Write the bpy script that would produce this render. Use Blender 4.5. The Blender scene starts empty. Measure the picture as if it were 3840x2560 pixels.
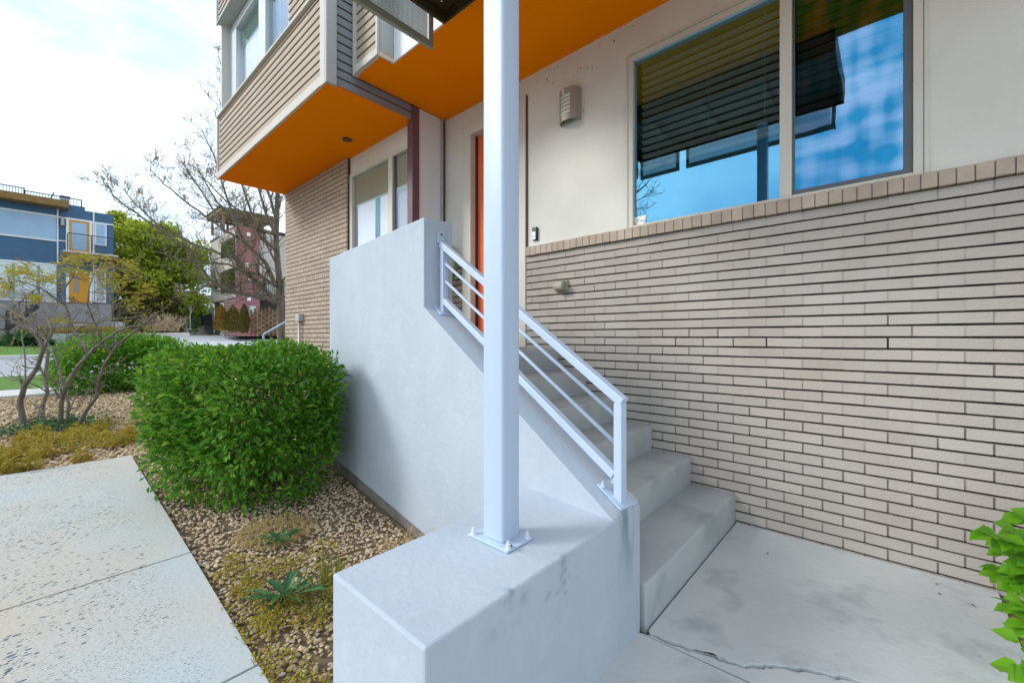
import bpy, bmesh, math, random
import numpy as np
from mathutils import Vector, Matrix
random.seed(7); rng = np.random.default_rng(7)
S = bpy.context.scene
COL = S.collection
R = math.radians

# ------------------------------------------------------------------ camera
# world: X runs into the house wall, Y runs along it (away to the left of the picture), Z up, camera at eye level z = 0
F, CX, Y0 = 1575.0, 1920.0, 1265.0
TH = math.atan(1760 / 1575.0)
SN, CS = math.sin(TH), math.cos(TH)
cd = bpy.data.cameras.new('camera'); cam = bpy.data.objects.new('camera', cd); COL.objects.link(cam)
cd.sensor_width = 36; cd.lens = F / 3840 * 36; cd.shift_y = -15 / 3840
cd.clip_start = 0.05; cd.clip_end = 2000
cam.rotation_euler = (R(90), 0, -TH)
S.camera = cam

# ------------------------------------------------------------------ world and sun
SUN_EL, SUN_AZ = R(31), R(-50)          # azimuth clockwise from +Y: light comes from the street side (-X)
W = bpy.data.worlds.new('World'); S.world = W; W.use_nodes = True
nt = W.node_tree; nt.nodes.clear()
def wn(t, **k):
    n = nt.nodes.new(t)
    for a, v in k.items(): setattr(n, a, v)
    return n
sky = wn('ShaderNodeTexSky', sky_type='NISHITA', sun_disc=False, sun_elevation=SUN_EL, sun_rotation=SUN_AZ)
tc = wn('ShaderNodeTexCoord'); mp = wn('ShaderNodeMapping'); mp.inputs['Scale'].default_value = (1, 1, 1.8)
no = wn('ShaderNodeTexNoise'); no.inputs['Scale'].default_value = 2.1; no.inputs['Detail'].default_value = 5; no.inputs['Roughness'].default_value = .52
cr = wn('ShaderNodeValToRGB'); cr.color_ramp.elements[0].position = .40; cr.color_ramp.elements[1].position = .60
cr.color_ramp.elements[0].color = (4.6, 6.4, 8.0, 1); cr.color_ramp.elements[1].color = (10.2, 10.5, 10.8, 1)
mx = wn('ShaderNodeMix', data_type='RGBA'); mx.inputs[0].default_value = .84
bg = wn('ShaderNodeBackground'); bg.inputs['Strength'].default_value = .1
ou = wn('ShaderNodeOutputWorld')
L = nt.links.new
L(tc.outputs['Generated'], mp.inputs[0]); L(mp.outputs[0], no.inputs['Vector']); L(no.outputs[0], cr.inputs[0])
L(sky.outputs[0], mx.inputs[6]); L(cr.outputs[0], mx.inputs[7]); L(mx.outputs[2], bg.inputs[0]); L(bg.outputs[0], ou.inputs[0])
sd = bpy.data.lights.new('sun', 'SUN'); sun = bpy.data.objects.new('sun', sd); COL.objects.link(sun)
sd.energy = 1.5; sd.angle = R(16); sd.color = (1, .96, .9)
sdir = Vector((math.sin(SUN_AZ) * math.cos(SUN_EL), math.cos(SUN_AZ) * math.cos(SUN_EL), math.sin(SUN_EL)))
sun.rotation_euler = sdir.to_track_quat('Z', 'Y').to_euler()
S.view_settings.view_transform = 'Standard'; S.view_settings.look = 'None'
S.view_settings.exposure = 0.72; S.view_settings.gamma = 1
S.cycles.max_bounces = 8; S.cycles.diffuse_bounces = 5; S.cycles.transparent_max_bounces = 12

# ------------------------------------------------------------------ helpers
class MB:
    def __init__(s): s.v = []; s.f = []; s.m = []
    def add(s, vs, fs, m=0):
        o = len(s.v); s.v += [tuple(map(float, p)) for p in vs]
        for f in fs: s.f.append(tuple(i + o for i in f)); s.m.append(m)
    def box(s, x0, x1, y0, y1, z0, z1, m=0):
        s.add([(x0,y0,z0),(x1,y0,z0),(x1,y1,z0),(x0,y1,z0),(x0,y0,z1),(x1,y0,z1),(x1,y1,z1),(x0,y1,z1)],
              [(3,2,1,0),(4,5,6,7),(0,1,5,4),(1,2,6,5),(2,3,7,6),(3,0,4,7)], m)
    def hexa(s, lo, hi, m=0):      # two quads of four points
        s.add(list(lo) + list(hi), [(3,2,1,0),(4,5,6,7),(0,1,5,4),(1,2,6,5),(2,3,7,6),(3,0,4,7)], m)
    def prism(s, a, b, m=0):       # two equal polygons joined
        n = len(a)
        s.add(list(a) + list(b), [tuple(range(n))[::-1], tuple(range(n, 2*n))] + [(i, (i+1) % n, n + (i+1) % n, n + i) for i in range(n)], m)
    def bar(s, p, q, w, h, up=(0,0,1), m=0):
        p, q = Vector(p), Vector(q); d = (q - p).normalized(); u = Vector(up); r = d.cross(u)
        if r.length < 1e-5: u = Vector((1,0,0)); r = d.cross(u)
        r.normalize(); u = r.cross(d).normalized(); r = r * w / 2; u = u * h / 2
        s.hexa([p-r-u, p+r-u, p+r+u, p-r+u], [q-r-u, q+r-u, q+r+u, q-r+u], m)
    def tube(s, pts, rad, n=6, m=0, cap=True):
        pts = [Vector(p) for p in pts]
        if not hasattr(rad, '__len__'): rad = [rad] * len(pts)
        o = len(s.v); u = None
        for i, p in enumerate(pts):
            d = (pts[min(i+1, len(pts)-1)] - pts[max(i-1, 0)]).normalized()
            if u is None: u = d.orthogonal().normalized()
            u = (u - d * u.dot(d)); u = u.normalized() if u.length > 1e-6 else d.orthogonal().normalized()
            w = d.cross(u)
            for k in range(n):
                a = 2 * math.pi * k / n
                s.v.append(tuple(p + (u * math.cos(a) + w * math.sin(a)) * rad[i]))
        for i in range(len(pts) - 1):
            for k in range(n):
                k2 = (k + 1) % n
                s.f.append((o+i*n+k, o+i*n+k2, o+(i+1)*n+k2, o+(i+1)*n+k)); s.m.append(m)
        if cap:
            s.f.append(tuple(o + k for k in range(n))[::-1]); s.m.append(m)
            e = o + (len(pts) - 1) * n; s.f.append(tuple(e + k for k in range(n))); s.m.append(m)
    def cyl(s, p, q, r, n=16, m=0): s.tube([p, q], r, n, m)
    def leaf(s, p, d, nrm, ln, wd, fold=.25, m=0):
        d = Vector(d).normalized(); nn = Vector(nrm); w = d.cross(nn)
        if w.length < 1e-4: w = d.orthogonal()
        w.normalize(); nn = w.cross(d); p = Vector(p); c = p + d * ln * .45
        s.add([p, c - w*wd/2 + nn*fold*wd, p + d*ln - nn*fold*wd*.6, c + w*wd/2 + nn*fold*wd], [(0,1,2),(0,2,3)], m)

ROOT = {}
def obj(name, mb, mats, parent=None, bevel=0, seg=2, smooth=False):
    if not isinstance(mats, (list, tuple)): mats = [mats]
    off = np.zeros(3); p = parent
    while p is not None:
        off += np.array(p.location); p = p.parent
    v = np.array(mb.v, dtype=float).reshape(-1, 3) - off
    me = bpy.data.meshes.new(name); me.from_pydata(v.tolist(), [], mb.f)
    for m in mats: me.materials.append(m)
    if len(mats) > 1: me.polygons.foreach_set('material_index', mb.m)
    if smooth: me.polygons.foreach_set('use_smooth', [True] * len(me.polygons))
    bm = bmesh.new(); bm.from_mesh(me); bmesh.ops.recalc_face_normals(bm, faces=bm.faces) if smooth is not None and len(me.polygons) < 60000 else None
    bm.to_mesh(me); bm.free()
    o = bpy.data.objects.new(name, me); COL.objects.link(o)
    if parent is not None: o.parent = parent
    if bevel:
        b = o.modifiers.new('bevel', 'BEVEL'); b.width = bevel; b.segments = seg; b.limit_method = 'ANGLE'; b.angle_limit = R(35)
        me.polygons.foreach_set('use_smooth', [True] * len(me.polygons)) if seg > 2 else None
    return o
def tag(o, label=None, cat=None, group=None, kind=None):
    if label: o['label'] = label
    if cat: o['category'] = cat
    if group: o['group'] = group
    if kind: o['kind'] = kind
    return o
def thing(name, label, cat, loc=(0,0,0), group=None):
    o = bpy.data.objects.new(name, None); COL.objects.link(o); o.location = loc; o.empty_display_size = .1
    return tag(o, label, cat, group)
def one(name, mb, mats, label, cat, group=None, **k): return tag(obj(name, mb, mats, None, **k), label, cat, group)
def struct(name, mb, mats, **k): return tag(obj(name, mb, mats, None, **k), kind='structure')
def copy_tree(o, parent=None):
    c = o.copy(); COL.objects.link(c); c.parent = parent
    for ch in o.children: copy_tree(ch, c)
    return c
D = 3840 / 2352                 # the measuring grid is 2352 units wide
def ray(x, y):
    a = (x * D - CX) / F; b = (Y0 - y * D) / F
    return np.array([SN + a * CS, CS - a * SN, b])
def at(x, y, t): return Vector(ray(x, y) * t)
def onY(x, y, Y): r = ray(x, y); return Vector(r * (Y / r[1]))
def onX(x, y, X): r = ray(x, y); return Vector(r * (X / r[0]))
GP = [(-30,-1.46),(0,-1.46),(2.3,-1.36),(5.3,-1.21),(13,-1.2),(18.4,-1.12),(27,-.88),(33,-.45),(40,.15),(60,.3),(800,.3)]
def gz(Y): return float(np.interp(Y, [p[0] for p in GP], [p[1] for p in GP]))

# ------------------------------------------------------------------ materials
def mat(name, col, rough=.7, col2=None, scale=6, detail=4, bump=0, bscale=60, spec=.3, metal=0, contrast=(.35,.65), island=0, stretch=(1,1,1), bdist=.01):
    m = bpy.data.materials.new(name); m.use_nodes = True; t = m.node_tree; N = t.nodes; b = N['Principled BSDF']; lk = t.links.new
    b.inputs['Roughness'].default_value = rough; b.inputs['Metallic'].default_value = metal
    b.inputs['Specular IOR Level'].default_value = spec; b.inputs['Base Color'].default_value = (*col, 1)
    tcn = N.new('ShaderNodeTexCoord'); mpn = N.new('ShaderNodeMapping'); mpn.inputs['Scale'].default_value = stretch
    lk(tcn.outputs['Object'], mpn.inputs[0])
    out = None
    if col2 is not None:
        n = N.new('ShaderNodeTexNoise'); n.inputs['Scale'].default_value = scale; n.inputs['Detail'].default_value = detail
        lk(mpn.outputs[0], n.inputs['Vector'])
        r = N.new('ShaderNodeValToRGB'); r.color_ramp.elements[0].position, r.color_ramp.elements[1].position = contrast
        r.color_ramp.elements[0].color = (*col, 1); r.color_ramp.elements[1].color = (*col2, 1)
        lk(n.outputs[0], r.inputs[0]); out = r.outputs[0]
    if island:
        g = N.new('ShaderNodeNewGeometry'); mr = N.new('ShaderNodeMapRange')
        mr.inputs['To Min'].default_value = 1 - island; mr.inputs['To Max'].default_value = 1 + island
        lk(g.outputs['Random Per Island'], mr.inputs[0])
        vm = N.new('ShaderNodeVectorMath'); vm.operation = 'SCALE'
        if out is None: vm.inputs[0].default_value = col
        else: lk(out, vm.inputs[0])
        lk(mr.outputs[0], vm.inputs['Scale']); out = vm.outputs[0]
    if out is not None: lk(out, b.inputs['Base Color'])
    if bump:
        n2 = N.new('ShaderNodeTexNoise'); n2.inputs['Scale'].default_value = bscale; n2.inputs['Detail'].default_value = 5
        lk(mpn.outputs[0], n2.inputs['Vector'])
        bp = N.new('ShaderNodeBump'); bp.inputs['Strength'].default_value = bump; bp.inputs['Distance'].default_value = bdist
        lk(n2.outputs[0], bp.inputs['Height']); lk(bp.outputs[0], b.inputs['Normal'])
    return m
def ramp_island(name, cols, rough=.6, transl=.0, spec=.25, noise=None, bump=0):
    m = bpy.data.materials.new(name); m.use_nodes = True; t = m.node_tree; N = t.nodes; b = N['Principled BSDF']; lk = t.links.new
    b.inputs['Roughness'].default_value = rough; b.inputs['Specular IOR Level'].default_value = spec
    g = N.new('ShaderNodeNewGeometry'); r = N.new('ShaderNodeValToRGB'); e = r.color_ramp.elements
    while len(e) < len(cols): e.new(.5)
    for i, c in enumerate(cols): e[i].position = i / (len(cols) - 1); e[i].color = (*c, 1)
    lk(g.outputs['Random Per Island'], r.inputs[0]); lk(r.outputs[0], b.inputs['Base Color'])
    if transl:
        tr = N.new('ShaderNodeBsdfTranslucent'); hs = N.new('ShaderNodeHueSaturation'); hs.inputs['Value'].default_value = 1.5; hs.inputs['Hue'].default_value = .48
        lk(r.outputs[0], hs.inputs['Color']); lk(hs.outputs[0], tr.inputs[0])
        mxs = N.new('ShaderNodeMixShader'); mxs.inputs[0].default_value = transl
        lk(b.outputs[0], mxs.inputs[1]); lk(tr.outputs[0], mxs.inputs[2]); lk(mxs.outputs[0], N['Material Output'].inputs[0])
    return m
def glass(name, tint, refl=.5, trans=(.75,.85,.85), wavy=0):
    m = bpy.data.materials.new(name); m.use_nodes = True; t = m.node_tree; N = t.nodes; lk = t.links.new
    N.remove(N['Principled BSDF'])
    gl = N.new('ShaderNodeBsdfGlossy'); gl.inputs['Color'].default_value = (*tint, 1); gl.inputs['Roughness'].default_value = .0
    tp = N.new('ShaderNodeBsdfTransparent'); tp.inputs[0].default_value = (*trans, 1)
    lwf = N.new('ShaderNodeLayerWeight'); lw = N.new('ShaderNodeMath'); lw.operation = 'POWER'; lw.inputs[1].default_value = 4.5; lk(lwf.outputs['Facing'], lw.inputs[0])
    mr = N.new('ShaderNodeMapRange'); mr.inputs['To Min'].default_value = refl; mr.inputs['To Max'].default_value = 1
    mxs = N.new('ShaderNodeMixShader'); lk(lw.outputs[0], mr.inputs[0]); lk(mr.outputs[0], mxs.inputs[0])
    lk(tp.outputs[0], mxs.inputs[1]); lk(gl.outputs[0], mxs.inputs[2]); lk(mxs.outputs[0], N['Material Output'].inputs[0])
    if wavy:
        tcn = N.new('ShaderNodeTexCoord'); mpn = N.new('ShaderNodeMapping'); mpn.inputs['Scale'].default_value = (1, 1, .55)
        lk(tcn.outputs['Object'], mpn.inputs[0])
        outs = []
        for sc_, st_ in ((15, (1, 1, .16)), (15, (1, .22, 1)), (9, (1, 1, 1))):
            mq = N.new('ShaderNodeMapping'); mq.inputs['Scale'].default_value = st_; lk(tcn.outputs['Object'], mq.inputs[0])
            n = N.new('ShaderNodeTexNoise'); n.inputs['Scale'].default_value = sc_; n.inputs['Detail'].default_value = .5; lk(mq.outputs[0], n.inputs['Vector']); outs.append(n.outputs[0])
        ad = N.new('ShaderNodeMath'); ad.operation = 'ADD'; lk(outs[0], ad.inputs[0]); lk(outs[1], ad.inputs[1])
        a2 = N.new('ShaderNodeMath'); a2.operation = 'MULTIPLY_ADD'; a2.inputs[1].default_value = .5; lk(outs[2], a2.inputs[0]); lk(ad.outputs[0], a2.inputs[2])
        r = N.new('ShaderNodeValToRGB'); r.color_ramp.elements[0].position = .32; r.color_ramp.elements[1].position = .68
        dv = N.new('ShaderNodeMath'); dv.operation = 'DIVIDE'; dv.inputs[1].default_value = 2.5; lk(a2.outputs[0], dv.inputs[0])
        r.color_ramp.elements[0].position = .40; r.color_ramp.elements[1].position = .60
        r.color_ramp.elements[0].color = (.04,.36,.66,1); r.color_ramp.elements[1].color = (.36,.60,.90,1)  # pale and dark blue lattice paints a screen's reflection into the gloss colour
        lk(dv.outputs[0], r.inputs[0]); lk(r.outputs[0], gl.inputs['Color'])
        bp = N.new('ShaderNodeBump'); bp.inputs['Strength'].default_value = .025; bp.inputs['Distance'].default_value = .01
        lk(n.outputs[0], bp.inputs['Height']); lk(bp.outputs[0], gl.inputs['Normal'])
    return m

M = {}
M['brick'] = mat('brick', (.46,.43,.395), .85, (.415,.37,.33), 1.6, 7, .4, 90, .15, island=.055)
M['brick_far'] = mat('brick far', (.46,.385,.31), .85, (.41,.34,.27), 9, 4, .3, 90, .15, island=.07)
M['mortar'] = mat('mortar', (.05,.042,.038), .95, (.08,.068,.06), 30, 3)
M['mortar_head'] = mat('head joint mortar', (.27,.235,.215), .95, (.36,.32,.29), 12, 3)
M['mortar_light'] = mat('flush head mortar', (.42,.385,.35), .95, (.36,.33,.30), 12, 3)
M['mortar_far'] = mat('tan head mortar', (.37,.31,.245), .95, (.32,.265,.21), 12, 3)
M['cap'] = mat('sill brick', (.50,.42,.34), .85, (.42,.35,.285), 9, 4, .35, 90, .15, island=.08)
M['stucco'] = mat('cream stucco', (.72,.735,.69), .9, (.67,.68,.635), 2.2, 5, .18, 160, .1)
M['concrete'] = mat('painted concrete', (.52,.585,.66), .75, (.465,.53,.605), 2.6, 6, .10, 30, .25, contrast=(.3,.7))
M['step'] = mat('step concrete', (.47,.50,.50), .85, (.37,.405,.415), 3.4, 6, .15, 70, .2, contrast=(.3,.7))
M['base'] = mat('bare concrete footing', (.28,.26,.24), .9, (.2,.185,.17), 14, 4)
M['white_steel'] = mat('white painted steel', (.48,.585,.74), .42, (.42,.515,.655), 3, 6, .08, 40, .45, contrast=(.48,.85), stretch=(1,1,.35))
M['orange'] = mat('orange soffit paint', (.98,.26,.001), .8, (.95,.24,.001), 1.5, 3, 0, 60, .02)
M['door'] = mat('orange door paint', (.80,.17,.05), .45, (.75,.155,.045), 3, 3, 0, 60, .4)
M['siding'] = mat('beige siding', (.42,.355,.285), .7, (.39,.33,.26), 3, 3, .08, 120, .2)
M['trim'] = mat('pale trim board', (.57,.55,.51), .65, (.54,.52,.48), 3, 3, 0, 60, .25)
M['grey_siding'] = mat('grey siding', (.27,.285,.31), .65, (.24,.255,.28), 3, 3, .05, 120, .25)
M['grey_trim'] = mat('grey trim board', (.43,.45,.45), .6, (.40,.42,.42), 3, 3, 0, 60, .25)
M['plum'] = mat('plum steel', (.16,.09,.11), .35, (.13,.07,.09), 4, 2, 0, 60, .5)
M['fascia'] = mat('white fascia', (.74,.79,.84), .6, (.71,.76,.81), 2, 3)
M['frame'] = mat('cream window frame', (.66,.65,.58), .5, (.62,.61,.545), 4, 3, 0, 60, .35)
M['bay_frame'] = mat('pale grey window frame', (.55,.62,.66), .5, (.52,.59,.63), 4, 3)
M['dark_alu'] = mat('dark aluminium', (.10,.12,.14), .4, (.08,.10,.12), 4, 2, 0, 60, .5)
M['blind'] = ramp_island('blind slat', [(.80,.78,.70),(.86,.84,.76)], .6, .45)
M['olive'] = mat('olive head rail', (.30,.30,.19), .5)
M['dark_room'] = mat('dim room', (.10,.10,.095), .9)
M['shade'] = mat('sage roller shade', (.36,.43,.34), .8, (.33,.40,.315), 2, 2)
M['white_shade_reflection'] = mat('white shade and sky reflection', (.86,.87,.92), .8)
M['teal'] = mat('teal reflection strip', (.02,.30,.31), .7, (.02,.23,.26), 2, 2)
M['green_valance'] = mat('green valance', (.10,.22,.14), .8)
M['blue_curtain'] = mat('blue curtain', (.14,.20,.30), .8, (.30,.36,.46), 7, 2, stretch=(1,6,.05))
M['glass_blue'] = glass('blue window glass', (.23,.66,1.0), .38, (.96,.99,.98))
M['glass_wavy'] = glass('glass with painted screen reflection', (.3,.6,.9), .50, (.7,.75,.75), wavy=1)
M['glass_pale'] = glass('pale window glass', (.85,.9,1.0), .07, (.97,.98,.98))
M['glass_far'] = glass('distant window glass', (.55,.75,.95), .55, (.6,.7,.75))
M['brown_steel'] = mat('brown steel deck', (.075,.055,.02), .5, (.045,.033,.012), 7, 4, .1, 40, .4)
M['mesh_steel'] = mat('grey green steel', (.30,.31,.25), .45, (.27,.28,.22), 6, 2, 0, 60, .4)
M['mesh_wire'] = mat('galvanised wire', (.42,.47,.48), .45, None)
M['nickel'] = mat('brushed nickel', (.40,.40,.37), .45, (.35,.35,.325), 30, 2, .04, 200, .4, metal=.25, stretch=(1,1,.1))
M['opal'] = mat('opal diffuser', (.78,.80,.70), .5)
M['black'] = mat('black plastic', (.012,.02,.025), .35)
M['silver'] = mat('silver plastic', (.62,.66,.68), .35, metal=.3)
M['putty'] = mat('putty plastic cover', (.40,.39,.30), .5, (.37,.36,.275), 8, 2)
M['galv'] = mat('grey conduit', (.50,.52,.53), .45, (.45,.47,.48), 10, 2, metal=.3)
M['bolt'] = mat('bolt zinc', (.72,.80,.84), .35, metal=.4)
M['rust'] = mat('rust', (.25,.12,.02), .9)
M['hose'] = mat('green hose', (.10,.17,.02), .35)
M['paper'] = mat('white sticker', (.86,.89,.88), .6)
M['spot'] = mat('mildew spot', (.16,.11,.05), .9)
M['ink'] = mat('teal ink', (.05,.22,.26), .7)
M['seal'] = mat('dark seal', (.10,.025,.02), .6)

def walk_mat():
    m = mat('worn walkway concrete', (.46,.515,.535), .9, (.52,.475,.41), 1.1, 7, .4, 45, .2, contrast=(.3,.7))
    t = m.node_tree; N = t.nodes; lk = t.links.new; b = N['Principled BSDF']; src = b.inputs['Base Color'].links[0].from_socket
    tcn = N.new('ShaderNodeTexCoord'); mp_ = N.new('ShaderNodeMapping'); mp_.inputs['Scale'].default_value = (1,1.9,1); mp_.inputs['Rotation'].default_value = (0,0,.35)
    lk(tcn.outputs['Object'], mp_.inputs[0])
    for sc, lo, hi, mask, msc in ((13, .16, .20, .50, .9), (24, .20, .26, .47, 1.1), (46, .20, .28, .44, 1.9), (80, .22, .3, .42, 2.6)):
        vo = N.new('ShaderNodeTexVoronoi'); vo.inputs['Scale'].default_value = sc; vo.inputs['Randomness'].default_value = 1
        lk(mp_.outputs[0], vo.inputs['Vector'])
        lt = N.new('ShaderNodeMapRange'); lt.inputs['From Min'].default_value = lo; lt.inputs['From Max'].default_value = hi
        lt.inputs['To Min'].default_value = 1; lt.inputs['To Max'].default_value = 0; lk(vo.outputs['Distance'], lt.inputs[0])
        sp = N.new('ShaderNodeSeparateColor'); lk(vo.outputs['Color'], sp.inputs[0])
        g1 = N.new('ShaderNodeMath'); g1.operation = 'GREATER_THAN'; g1.inputs[1].default_value = .45; lk(sp.outputs[0], g1.inputs[0])
        nz = N.new('ShaderNodeTexNoise'); nz.inputs['Scale'].default_value = msc; nz.inputs['Detail'].default_value = 3; lk(tcn.outputs['Object'], nz.inputs['Vector'])
        ms = N.new('ShaderNodeMapRange'); ms.inputs['From Min'].default_value = mask; ms.inputs['From Max'].default_value = mask + .06; lk(nz.outputs[0], ms.inputs[0])
        m1 = N.new('ShaderNodeMath'); m1.operation = 'MULTIPLY'; lk(lt.outputs[0], m1.inputs[0]); lk(g1.outputs[0], m1.inputs[1])
        m2 = N.new('ShaderNodeMath'); m2.operation = 'MULTIPLY'; lk(m1.outputs[0], m2.inputs[0]); lk(ms.outputs[0], m2.inputs[1])
        # the worn-off aggregate stays inside the slab, clear of the trowelled border strip
        sx = N.new('ShaderNodeSeparateXYZ'); lk(tcn.outputs['Object'], sx.inputs[0])
        bd = N.new('ShaderNodeMapRange'); bd.inputs['From Min'].default_value = .40; bd.inputs['From Max'].default_value = .50
        bd.inputs['To Min'].default_value = 1; bd.inputs['To Max'].default_value = 0; lk(sx.outputs[0], bd.inputs[0])
        m3 = N.new('ShaderNodeMath'); m3.operation = 'MULTIPLY'; lk(m2.outputs[0], m3.inputs[0]); lk(bd.outputs[0], m3.inputs[1])
        mxn = N.new('ShaderNodeMix'); mxn.data_type = 'RGBA'; lk(m3.outputs[0], mxn.inputs[0]); lk(src, mxn.inputs[6])
        mxn.inputs[7].default_value = (.075,.125,.155,1); src = mxn.outputs[2]
    lk(src, b.inputs['Base Color'])
    return m
M['walk'] = walk_mat()
def stain_mat(name, a, b2, stain, sc, lo, hi, pale=None, streak=False, **k):
    m = mat(name, a, .85, b2, 1.8, 6, .28, 38, .25, contrast=(.3,.7), **k)
    t = m.node_tree; N = t.nodes; lk = t.links.new; b = N['Principled BSDF']; src = b.inputs['Base Color'].links[0].from_socket
    tcn = N.new('ShaderNodeTexCoord'); n1 = N.new('ShaderNodeTexNoise'); n1.inputs['Scale'].default_value = sc; n1.inputs['Detail'].default_value = 7; n1.inputs['Roughness'].default_value = .62
    lk(tcn.outputs['Object'], n1.inputs['Vector'])
    mr = N.new('ShaderNodeMapRange'); mr.inputs['From Min'].default_value = lo; mr.inputs['From Max'].default_value = hi; mr.inputs['To Max'].default_value = .55; lk(n1.outputs[0], mr.inputs[0])
    mxn = N.new('ShaderNodeMix'); mxn.data_type = 'RGBA'; lk(mr.outputs[0], mxn.inputs[0]); lk(src, mxn.inputs[6]); mxn.inputs[7].default_value = (*stain, 1)
    src = mxn.outputs[2]
    if pale:
        n3 = N.new('ShaderNodeTexNoise'); n3.inputs['Scale'].default_value = 5.5; n3.inputs['Detail'].default_value = 8; n3.inputs['Roughness'].default_value = .68; n3.inputs['Distortion'].default_value = .8
        mpp = N.new('ShaderNodeMapping'); mpp.inputs['Location'].default_value = (7.3, 2.1, 4.4); lk(tcn.outputs['Object'], mpp.inputs[0]); lk(mpp.outputs[0], n3.inputs['Vector'])
        m3 = N.new('ShaderNodeMapRange'); m3.inputs['From Min'].default_value = .52; m3.inputs['From Max'].default_value = .72; m3.inputs['To Max'].default_value = .42; lk(n3.outputs[0], m3.inputs[0])
        mx3 = N.new('ShaderNodeMix'); mx3.data_type = 'RGBA'; lk(m3.outputs[0], mx3.inputs[0]); lk(src, mx3.inputs[6]); mx3.inputs[7].default_value = (*pale, 1); src = mx3.outputs[2]
    if streak:      # rain streaks below the edges, drawn out along Z
        n4 = N.new('ShaderNodeTexNoise'); n4.inputs['Scale'].default_value = 9; n4.inputs['Detail'].default_value = 4
        mp4 = N.new('ShaderNodeMapping'); mp4.inputs['Scale'].default_value = (1, 1, .10); lk(tcn.outputs['Object'], mp4.inputs[0]); lk(mp4.outputs[0], n4.inputs['Vector'])
        m4 = N.new('ShaderNodeMapRange'); m4.inputs['From Min'].default_value = .60; m4.inputs['From Max'].default_value = .78; m4.inputs['To Max'].default_value = .25; lk(n4.outputs[0], m4.inputs[0])
        mx4 = N.new('ShaderNodeMix'); mx4.data_type = 'RGBA'; lk(m4.outputs[0], mx4.inputs[0]); lk(src, mx4.inputs[6]); mx4.inputs[7].default_value = (*stain, 1); src = mx4.outputs[2]
    if streak:      # run-off under the handrail plate and a scuff on the block's upper edge
        sp = N.new('ShaderNodeSeparateXYZ'); lk(tcn.outputs['Object'], sp.inputs[0])
        def rng_(o, a0, a1):
            q = N.new('ShaderNodeMapRange'); q.interpolation_type = 'SMOOTHSTEP'; q.inputs['From Min'].default_value = a0; q.inputs['From Max'].default_value = a1; lk(o, q.inputs[0]); return q.outputs[0]
        def mul(*o):
            r_ = o[0]
            for p_ in o[1:]:
                q = N.new('ShaderNodeMath'); q.operation = 'MULTIPLY'; lk(r_, q.inputs[0]); lk(p_, q.inputs[1]); r_ = q.outputs[0]
            return r_
        nA = N.new('ShaderNodeTexNoise'); nA.inputs['Scale'].default_value = 22; nA.inputs['Detail'].default_value = 4
        mA = N.new('ShaderNodeMapping'); mA.inputs['Scale'].default_value = (1, 1, .14); lk(tcn.outputs['Object'], mA.inputs[0]); lk(mA.outputs[0], nA.inputs['Vector'])
        nB = N.new('ShaderNodeTexNoise'); nB.inputs['Scale'].default_value = 16; nB.inputs['Detail'].default_value = 6; lk(tcn.outputs['Object'], nB.inputs['Vector'])
        for x0, x1, x2, x3, z0, z1, nz, amt in ((.02, .08, .14, .20, .25, .60, rng_(nA.outputs[0], .40, .62), .8), (-.74, -.66, -.58, -.50, .48, .62, rng_(nB.outputs[0], .50, .66), .7), (-.50, -.40, -.32, -.24, .30, .50, rng_(nB.outputs[0], .54, .68), .4)):
            k_ = mul(rng_(sp.outputs[0], x0, x1), rng_(sp.outputs[0], x3, x2), rng_(sp.outputs[2], z0, z1), rng_(sp.outputs[1], -.66, -.685), nz)
            sc2 = N.new('ShaderNodeMath'); sc2.operation = 'MULTIPLY'; sc2.inputs[1].default_value = amt; lk(k_, sc2.inputs[0])
            mx5 = N.new('ShaderNodeMix'); mx5.data_type = 'RGBA'; lk(sc2.outputs[0], mx5.inputs[0]); lk(src, mx5.inputs[6]); mx5.inputs[7].default_value = (.17,.25,.31,1); src = mx5.outputs[2]
    lk(src, b.inputs['Base Color'])
    return m
M['slab'] = stain_mat('landing concrete', (.56,.595,.60), (.485,.52,.535), (.28,.32,.34), 3.0, .53, .66, pale=(.62,.65,.66))
M['concrete'] = stain_mat('weathered painted concrete', (.475,.54,.615), (.415,.48,.56), (.34,.40,.47), 4.2, .60, .78, pale=(.55,.61,.67), streak=True)
M['step'] = stain_mat('step concrete', (.45,.485,.49), (.36,.395,.41), (.24,.275,.29), 4.0, .54, .70, pale=(.52,.545,.53))
M['asphalt'] = mat('pale asphalt', (.36,.37,.40), .9, (.31,.32,.35), 3, 5)
M['sidewalk'] = mat('sidewalk concrete', (.58,.585,.57), .9, (.52,.525,.51), 2, 5)
M['drive'] = mat('bright driveway concrete', (.78,.79,.81), .9, (.70,.71,.73), 1, 4)
M['soil'] = mat('soil under gravel', (.20,.145,.09), .95, (.13,.095,.06), 12, 5, .5, 60)
M['yard'] = mat('dry ground', (.24,.22,.15), .95, (.14,.17,.08), .6, 6)
M['lawn'] = mat('lawn', (.10,.22,.03), .9, (.07,.16,.02), 2.2, 5, .6, 60)
M['pebble'] = ramp_island('river pebble', [(.48,.35,.21),(.60,.46,.30),(.36,.27,.18),(.66,.55,.40),(.54,.38,.22),(.72,.64,.53)], .8)
M['pebble_bed'] = ramp_island('tan river pebble', [(.50,.36,.21),(.60,.45,.29),(.40,.29,.18),(.64,.52,.37),(.52,.36,.20)], .8)
M['leaf'] = ramp_island('bright shrub leaf', [(.025,.11,.010),(.055,.21,.016),(.10,.30,.02),(.04,.16,.016),(.15,.36,.026),(.075,.24,.018),(.21,.34,.035),(.035,.13,.012)], .5, .32)
M['leaf_far'] = ramp_island('far shrub leaf', [(.05,.17,.012),(.09,.27,.02),(.16,.38,.03)], .55, .3)
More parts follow.
